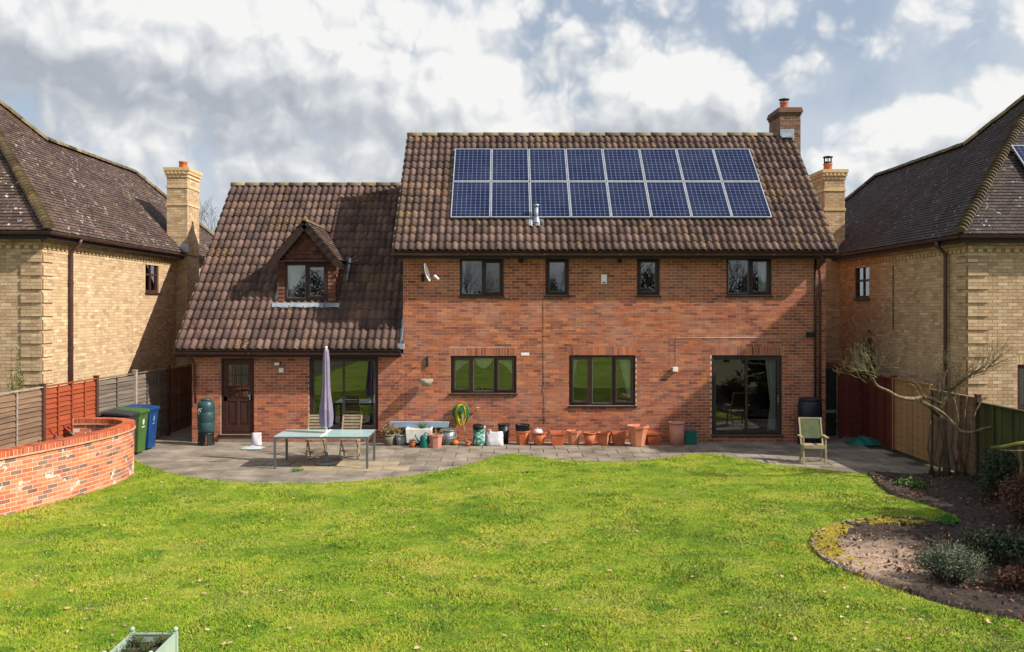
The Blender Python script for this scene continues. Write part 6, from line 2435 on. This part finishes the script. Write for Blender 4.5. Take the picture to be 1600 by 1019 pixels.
MB().box(qx0 + .01, qx1 - .01, qy0 + .01, qy1 - .01, .12, .175).jit(.004, 3).build('soil', m_soil, pl_)
for i, (x, y) in enumerate(((-3.6, 8.95), (-3.42, 8.75), (-3.58, 8.65), (-3.36, 8.98))):
    tuft(pl_, x, y, .17, 70, .13, .06, m_dull, w=.006, seed=40 + i, lean=.3)
MB().ball((-3.46, 8.86, .185), .035, 7, 5, .5).jit(.008, 3).build('dead_leaf', m_leaf, pl_)

# ------------------------------------------------------------------ flower bed
m_bed, t, b = new_mat('bed_soil')
p_ = pos(t)
cA = t.ramp(t.noise(p_, 16, 6, .7), [(.3, H('201812')), (.5, H('362a22')), (.62, H('544438')), (.75, H('7e6c5c'))])
spb = t.new('ShaderNodeSeparateXYZ')
t.l.new(p_, spb.inputs[0])
dist = t.v('LENGTH', t.v('MULTIPLY', t.v('SUBTRACT', p_, (5.0, 12.6, 0)), (.95, .8, 0)))
chips = t.mapr(t.m('ADD', dist, t.m('MULTIPLY', t.m('SUBTRACT', t.noise(p_, 2.5, 3), .5), .8)), .55, 1.15, 1, 0)
cB = t.ramp(t.noise(p_, 22, 5, .7), [(.3, H('7a6252')), (.5, H('ae927c')), (.7, H('ceb4a0'))])
t.l.new(t.mix(chips, cA, cB), b.inputs['Base Color'])
b.inputs['Roughness'].default_value = .95
bump(t, b, t.noise(p_, 30, 5, .7), 1.0, .03)
gx = np.linspace(3.9, 9.65, 100)
gy = np.linspace(7.5, 19.0, 170)
XX, YY = np.meshgrid(gx, gy)
PP = np.stack([XX.ravel(), YY.ravel()], 1)
ins = in_poly(PP, LAWN)
zz = .015 + .05 * np.abs(np.sin(PP[:, 0] * 2.1 + 1.3 * np.sin(PP[:, 1] * 1.7))) + rs.rand(len(PP)) * .035
zz[ins] = -.045
V = np.concatenate([PP, zz[:, None]], 1)
idx = np.arange(len(PP)).reshape(len(gy), len(gx))
Q = np.stack([idx[:-1, :-1], idx[:-1, 1:], idx[1:, 1:], idx[1:, :-1]], -1).reshape(-1, 4)
link('flower_bed', np_mesh('flower_bed', V, Q, m_bed, True), kind='structure', label='dark soil flower bed right of the lawn')
BEDP = [(p.x, p.y) for p in e2] + [(9.4, 9.5), (9.4, 18.6), (7.3, 18.6)]


def scatter(n, seed, size, mat, name, label, area=None, lift=.06, flat=.5):
    rr = np.random.RandomState(seed)
    P = np.stack([4.2 + 5.2 * rr.rand(n * 3), 9.0 + 9.6 * rr.rand(n * 3)], 1)
    P = P[~in_poly(P, LAWN)]
    if area is not None:
        P = P[area(P)]
    P = P[:n]
    m = len(P)
    D1 = rr.randn(m, 3)
    D1[:, 2] *= flat
    D1 /= np.linalg.norm(D1, axis=1)[:, None]
    D2 = np.cross(D1, rr.randn(m, 3))
    D2 /= np.linalg.norm(D2, axis=1)[:, None]
    sz = size * (.5 + rr.rand(m))[:, None]
    C = np.concatenate([P, (.03 + lift * rr.rand(m))[:, None]], 1)
    V = np.stack([C - D1 * sz, C + D2 * sz * .6, C + D1 * sz, C - D2 * sz * .6], 1).reshape(-1, 3)
    V[:, 2] = np.maximum(V[:, 2], .02)
    link(name, np_mesh(name, V, np.arange(m * 4).reshape(-1, 4), mat), kind='stuff', label=label)


m_litter = plain('leaf_litter', H('5e4030'), H('7e5a44'), 4, .9, 0, var=.5)
m_chip = plain('bark_chip', H('ac907a'), H('c8ae98'), 4, .9, 0, var=.35)
scatter(7000, 3, .028, m_litter, 'leaf_litter', 'brown leaf litter over the flower bed')
scatter(3200, 5, .022, m_chip, 'bark_chips', 'pale bark chips at the tip of the flower bed', lambda P: ((P[:, 0] - 5.0) * .95) ** 2 + ((P[:, 1] - 12.6) * .8) ** 2 < 1.1, .05)
# moss and stones along the tip of the bed
m_moss = plain('yellow_moss', H('7a7022'), H('a28e2a'), 5, .95, .8, 60)
tip = [Vector((*G(*p), 0)) for p in ((1440, 818), (1400, 815), (1330, 820), (1288, 834), (1273, 850), (1283, 871), (1312, 888), (1350, 904))]
tp_ = smooth_path(tip, 8)
cen = Vector((5.2, 12.6, 0))
mb = MB()
rg = random.Random(9)
for i in range(2400):
    p = tp_[min(len(tp_) - 1, int(abs(rg.gauss(.48, .26)) * len(tp_)))]
    d_ = (cen - p).normalized()
    c = p + d_ * (.04 + .30 * rg.random() ** 1.5) + Vector((rg.gauss(0, .05), rg.gauss(0, .05), .068))
    r = rg.uniform(.010, .032)
    mb.lathe([(r, -.05), (r * .9, r * .2), (r * .3, r * .45)], 5, c.x, c.y, c.z, rg.random(), smooth=True)
mb.build('moss', m_moss, kind='stuff', label='yellow green moss along the tip of the flower bed')
m_est = plain('edging_stone', H('8c8070'), H('a89a88'), 6, .9, .5, 30, var=.25)
eg = thing('stone_edging', 'row of small rough stones edging the tip of the flower bed', 'edging', tuple(tip[3]))
s_ = 0
for i in range(0, len(tp_) - 1):
    p = tp_[i]
    t_ = (tp_[i + 1] - p)
    mb = MB().box(-.07, .07, -.04, .04, -.02, .055)
    mb.jit(.016, i)
    mb.xf(Matrix.Translation(p + Vector((0, 0, .01))) @ Matrix.Rotation(math.atan2(t_.y, t_.x) + rg.uniform(-.25, .25), 4, 'Z'))
    mb.build('stone', m_est, eg, bevel=.01)


# ------------------------------------------------------------------ shrubs and trees
def branch(mb, tips, p, d, L, r, depth, rg, spread=.7, up=.1, seg=5, minr=.002):
    n = 4
    pts, rad = [p], [r]
    q, dd = p.copy(), d.copy()
    for i in range(n):
        dd = (dd + Vector((rg.gauss(0, .16), rg.gauss(0, .16), rg.gauss(0, .12) + up * .25))).normalized()
        q = q + dd * (L / n)
        pts.append(q)
        rad.append(max(minr, r * (1 - .45 * (i + 1) / n)))
    mb.tube(pts, rad, seg if depth > 2 else 3, False)
    if depth == 0:
        tips.append((q, dd))
        return
    k = rg.choice((2, 3, 3)) if depth > 1 else 3
    for i in range(k):
        a = Vector((rg.gauss(0, 1), rg.gauss(0, 1), rg.gauss(0, .7) + up))
        nd = (dd + a.normalized() * spread).normalized()
        j = rg.randrange(2, n + 1)
        branch(mb, tips, pts[j], nd, L * rg.uniform(.62, .85), rad[j] * .72, depth - 1, rg, spread, up, seg, minr)


def leaf_faces(mb, c, n, spread, w, rg):
    for k in range(n):
        q = Vector(c) + Vector((rg.gauss(0, spread), rg.gauss(0, spread), rg.gauss(0, spread)))
        d1 = Vector((rg.gauss(0, 1), rg.gauss(0, 1), rg.gauss(0, 1))).normalized() * w * rg.uniform(.6, 1.4)
        d2 = d1.cross(Vector((rg.gauss(0, 1), rg.gauss(0, 1), rg.gauss(0, 1)))).normalized() * w * .5
        mb.add([q - d1, q + d2, q + d1, q - d2], [(0, 1, 2, 3)])


m_bark = plain('bark', H('4c4034'), H('6a5a48'), 5, .9, .6, 30)
m_bark_p = plain('pale_bark', H('8c7c60'), H('544836'), 11, .9, .9, 35)
m_twig = plain('twig', H('5a4a40'), H('6e5c4e'), 3, .9, 0)
m_twig_y = plain('lichened_twig', H('7c7450'), H('5c5440'), 6, .9, 0, var=.25)

# pruned old fruit tree by the right fence
fd = 18.7
ft = thing('pruned_tree', 'low pruned fruit tree with pale crooked limbs before the right fence', 'tree', (fx(1478, fd), fd, 0))


def fp_(px, py, d=fd):
    return Vector((fx(px, d), d, fz(py, d)))


trunk = MB()
trunk.tube([fp_(1480, 752), fp_(1478, 715), fp_(1474, 680), fp_(1468, 648)], [.085, .065, .055, .05], 9)
trunk.tube([fp_(1468, 648), fp_(1452, 634, 18.6), fp_(1440, 628, 18.5)], [.06, .05, .045], 8)
for i, (px, py, px2) in enumerate(((1466, 750, 1472), (1500, 752, 1486), (1452, 742, 1462), (1512, 748, 1496), (1490, 755, 1500), (1460, 748, 1450), (1505, 750, 1512))):
    trunk.tube([fp_(px, py, fd - .1), fp_(px2, 700, fd - .05), fp_(px2 + 4, 655)], [.028, .022, .016], 6)
trunk.build('trunk', m_bark, ft)
limbs = [([(1468, 630, fd), (1448, 621, 18.6), (1425, 623, 18.4), (1404, 620, 18.2), (1386, 610, 18.1), (1371, 603, 18.0), (1363, 590, 17.9)], .045, .02),
         ([(1440, 628, 18.5), (1468, 643, 18.3), (1489, 662, 18.2), (1502, 674, 18.1), (1520, 675, 18.0), (1540, 669, 17.9), (1558, 668, 17.8), (1566, 680, 17.7), (1571, 691, 17.7), (1566, 696, 17.6)], .04, .014),
         ([(1468, 640, fd), (1478, 618, fd), (1498, 600, 18.6), (1518, 585, 18.5), (1540, 572, 18.4)], .035, .012),
         ([(1470, 640, fd), (1472, 610, fd), (1475, 590, fd), (1481, 578, fd)], .028, .014),
         ([(1466, 632, fd), (1466, 600, fd), (1465, 576, fd)], .022, .012),
         ([(1472, 640, fd), (1484, 605, fd), (1486, 578, fd)], .022, .01),
         ([(1452, 622, 18.6), (1452, 606, 18.6), (1451, 597, 18.6)], .016, .009),
         ([(1438, 622, 18.5), (1428, 604, 18.5), (1419, 599, 18.5)], .014, .007),
         ([(1445, 622, 18.5), (1435, 602, 18.5), (1427, 597, 18.5)], .012, .007),
         ([(1497, 660, 18.1), (1495, 640, 18.1), (1490, 622, 18.1)], .015, .009),
         ([(1536, 622, 17.9), (1526, 640, 17.9), (1521, 654, 17.9)], .014, .01),
         ([(1507, 655, 18.1), (1509, 635, 18.1), (1511, 620, 18.1)], .013, .008)]
lm = MB()
for pts, r0, r1 in limbs:
    q = smooth_path([tuple(fp_(*p)) for p in pts], 6)
    lm.tube(q, list(np.linspace(r0, r1, len(q))), 7)
lm.jit(.005, 1).build('limb', m_bark_p, ft)
rg = random.Random(12)
tw, tips = MB(), []
for i in range(24):
    branch(tw, tips, fp_(rg.uniform(1352, 1372), rg.uniform(578, 604), 17.95), Vector((rg.uniform(-.9, .35), rg.gauss(0, .4), rg.uniform(.1, .9))).normalized(), rg.uniform(.22, .42), .009, 2, rg, .6, .15, 4, .0022)
for i in range(26):
    f_ = rg.random()
    branch(tw, tips, fp_(1490 + 60 * f_, 605 - 34 * f_, 18.5), Vector((rg.uniform(-.3, .9), rg.gauss(0, .5), rg.uniform(.2, .9))).normalized(), rg.uniform(.25, .5), .008, 2, rg, .6, .2, 4, .002)
for i in range(30):
    branch(tw, tips, fp_(rg.uniform(1440, 1500), rg.uniform(590, 640), 18.6), Vector((rg.gauss(0, .5), rg.gauss(0, .4), 1)).normalized(), rg.uniform(.2, .45), .006, 2, rg, .5, .25, 4, .002)
for (q, dd) in tips:
    if rg.random() < .5:
        leaf_faces(tw, q, 2, .02, .014, rg)
tw.build('twigs', m_twig_y, ft)
# cut branch lying over the bed at the right edge
cbx = thing('cut_branch', 'mossy cut branch lying across the bed at the right edge', 'branch', tuple(fp_(1575, 705, 15.8)))
MB().tube([fp_(1548, 700, 15.9), fp_(1566, 699, 15.8), fp_(1590, 694, 15.7), fp_(1625, 690, 15.6)], [.03, .035, .04, .04], 8).build('stem', plain('mossy_bark', H('7c7a34'), H('5c5a2c'), 7, .9, .6, 30), cbx)
MB().tube([fp_(1562, 703, 15.75), fp_(1582, 705, 15.6), fp_(1622, 704, 15.5)], [.014, .016, .018], 7).tube([fp_(1592, 695, 15.7), fp_(1596, 725, 15.7), fp_(1595, 790, 15.7)], [.03, .028, .03], 7).build('side_stem', m_bark_p, cbx)


def bush(name, label, cat, x, y, rx, rz, n, mat, seed, w=.02, stems=26, up=1.0, group=None):
    root = thing(name, label, cat, (x, y, 0), group)
    rg = random.Random(seed)
    sm = MB()
    lf = MB()
    for i in range(stems):
        a = rg.uniform(0, 6.28)
        rr = math.sqrt(rg.random())
        tipp = Vector((x + rx * rr * math.cos(a), y + rx * .8 * rr * math.sin(a), .05 + rz * (math.sqrt(max(.05, 1 - rr * rr * .8))) * rg.uniform(.75, 1.05)))
        b0 = Vector((x + rx * .2 * math.cos(a) * rr, y + rx * .2 * math.sin(a) * rr, 0))
        mid = b0.lerp(tipp, .5) + Vector((rg.gauss(0, .04), rg.gauss(0, .04), .06 * up))
        sm.tube([b0, mid, tipp], [.009, .006, .002], 4)
        for k in range(n // stems):
            f_ = rg.uniform(.35, 1.0)
            c = (b0.lerp(mid, f_ * 2) if f_ < .5 else mid.lerp(tipp, f_ * 2 - 1))
            leaf_faces(lf, c, 1, rx * .09, w, rg)
    sm.build('stem', m_twig, root)
    lf.build('foliage', mat, root)
    return root


m_lav = plain('lavender_leaf', H('6e7c66'), H('56644e'), 9, .85, 0, var=.35)
m_copper = plain('dead_fern', H('6e4a3a'), H('583a2e'), 6, .9, 0, var=.4)
m_ever = plain('evergreen_leaf', H('38482a'), H('2a3820'), 6, .7, 0, var=.4)
m_bright = plain('bright_leaf', H('5a8a34'), H('4a7828'), 6, .7, 0, var=.35)
m_yell = plain('spring_leaf', H('8a8840'), H('6e6e34'), 6, .8, 0, var=.35)
lx, ly = G(1500, 925)
bush('lavender_bush', 'rounded grey green lavender bush in the bed near the lawn', 'shrub', lx, ly + .25, .48, .50, 4600, m_lav, 3, .016, 110)
bush('dead_fern_clump', 'reddish brown dead fern clump at the right edge', 'shrub', 8.35, 14.5, .55, .95, 2600, m_copper, 4, .035, 60)
bush('leafy_clump', 'bright green leafy clump at the back tip of the bed', 'plant', *G(1478, 826), .22, .16, 700, m_bright, 5, .02, 30)
bush('leafy_clump', 'low green plants in the shade at the back of the bed', 'plant', *G(1425, 764), .40, .10, 500, m_green, 6, .03, 30)
bush('bed_shrub', 'dark evergreen shrub in the shade before the mossy fence', 'shrub', 8.9, 16.4, .55, 1.0, 2400, m_ever, 7, .035, 50)
bush('bed_shrub', 'dark straggly plant at the foot of the lavender bush', 'shrub', lx + .75, ly + .0, .38, .26, 900, m_copper, 8, .03, 36)
bush('bed_shrub', 'dark low evergreen right of the lavender bush', 'shrub', lx + 1.0, ly + 1.1, .55, .50, 1800, m_ever, 18, .03, 40)
bush('wall_shrub', 'straggly yellow green shrub behind the brown panel at the left', 'shrub', -9.92, 18.6, .24, 2.7, 2600, m_yell, 9, .026, 60, group='shrubs by the left fence')
bush('wall_shrub', 'thin yellowish shrub by the buff quoins at the left edge', 'shrub', -9.94, 17.3, .24, 2.6, 2400, m_yell, 10, .026, 56, group='shrubs by the left fence')
bush('climber', 'dark ivy climbing the right house wall above the side opening', 'climber', 10.0, 25.2, .24, 2.9, 2000, m_ever, 11, .05, 50)
bush('weed_clump', 'dry clump of grass at the foot of the orange fence', 'plant', -9.2, 18.7, .3, .25, 420, m_dry, 12, .03, 30)

# bare tree far behind, seen between the left chimney and the wing roof
def bare_tree(name, label, x, y, h, seed, depth=5, group=None, leaf=0):
    root = thing(name, label, 'tree', (x, y, 0), group)
    rg = random.Random(seed)
    mb, tips = MB(), []
    mb.tube([(x, y, -.1), (x + .05, y, h * .16), (x - .04, y + .05, h * .3)], [h * .022, h * .018, h * .015], 9)
    mb.build('trunk', m_bark, root)
    cr = MB()
    for i in range(5):
        a = i * 1.257 + rg.uniform(-.3, .3)
        branch(cr, tips, Vector((x, y, h * rg.uniform(.22, .31))), Vector((math.cos(a) * .7, math.sin(a) * .7, rg.uniform(.6, 1.2))).normalized(), h * .22, h * .011, depth, rg, .55, .3, 5, .006)
    if leaf:
        for (q, dd) in tips:
            leaf_faces(cr, q, leaf, .12, .07, rg)
    cr.build('crown', m_twig, root)
    return root


bare_tree('bare_tree', 'bare tree far behind, left of the wing roof', -16.2, 47, 11.5, 5)
GB = 'trees behind the viewer'
for i, (x, y, h) in enumerate(((-9, -14, 8.5), (-2.5, -19, 9.5), (3.5, -15, 8.0), (9.5, -20, 10), (14.5, -12, 9))):
    bare_tree('bare_tree', 'bare garden tree behind the viewer, %s from the left' % ORD[i], x, y, h, 30 + i, 4, GB)
hedge = thing('hedge', 'dark evergreen hedge at the far end of the lawn, mirrored in the windows', 'hedge', (0, -26, 0))
mb = MB()
rg = random.Random(2)
for i in range(26000):
    q = Vector((rg.uniform(-22, 22), -26 + rg.gauss(0, .5), 0))
    q.z = (4.9 + .9 * math.sin(q.x * .7) + .5 * math.sin(q.x * 2.3)) * math.sqrt(rg.random()) + rg.gauss(0, .25)
    d1 = Vector((rg.gauss(0, 1), rg.gauss(0, 1), rg.gauss(0, 1))).normalized() * .14
    d2 = d1.cross(Vector((rg.gauss(0, 1), rg.gauss(0, 1), rg.gauss(0, 1)))).normalized() * .08
    mb.add([q - d1, q + d2, q + d1, q - d2], [(0, 1, 2, 3)])
mb.build('foliage', m_ever, hedge)
MB().box(-22, 22, -26.6, -26.2, 0, 3.9).build('inner_growth', m_bark, hedge)
# garden tree right of the picture whose shadow falls across bed and lawn
bare_tree('bare_tree', 'leafless tree beyond the right fence, out of the picture', 13.6, 10.2, 8.0, 77, 5, None, 2)
bare_tree('bare_tree', 'smaller leafless tree beyond the right fence, out of the picture', 12.2, 14.6, 5.0, 78, 4, None, 1)

sh = thing('hedge', 'unseen evergreen hedge added beyond the right fence to shade the bed', 'hedge', (11.3, 10.5, 0))  # unseen hedge, added to put the right of the bed in shade
mb = MB()
rg = random.Random(6)
for i in range(9000):
    q = Vector((11.3 + rg.gauss(0, .4), rg.uniform(6.5, 14.2), 3.7 * math.sqrt(rg.random()) + rg.gauss(0, .25)))
    d1 = Vector((rg.gauss(0, 1), rg.gauss(0, 1), rg.gauss(0, 1))).normalized() * .16
    d2 = d1.cross(Vector((rg.gauss(0, 1), rg.gauss(0, 1), rg.gauss(0, 1)))).normalized() * .09
    mb.add([q - d1, q + d2, q + d1, q - d2], [(0, 1, 2, 3)])
mb.build('foliage', m_ever, sh)
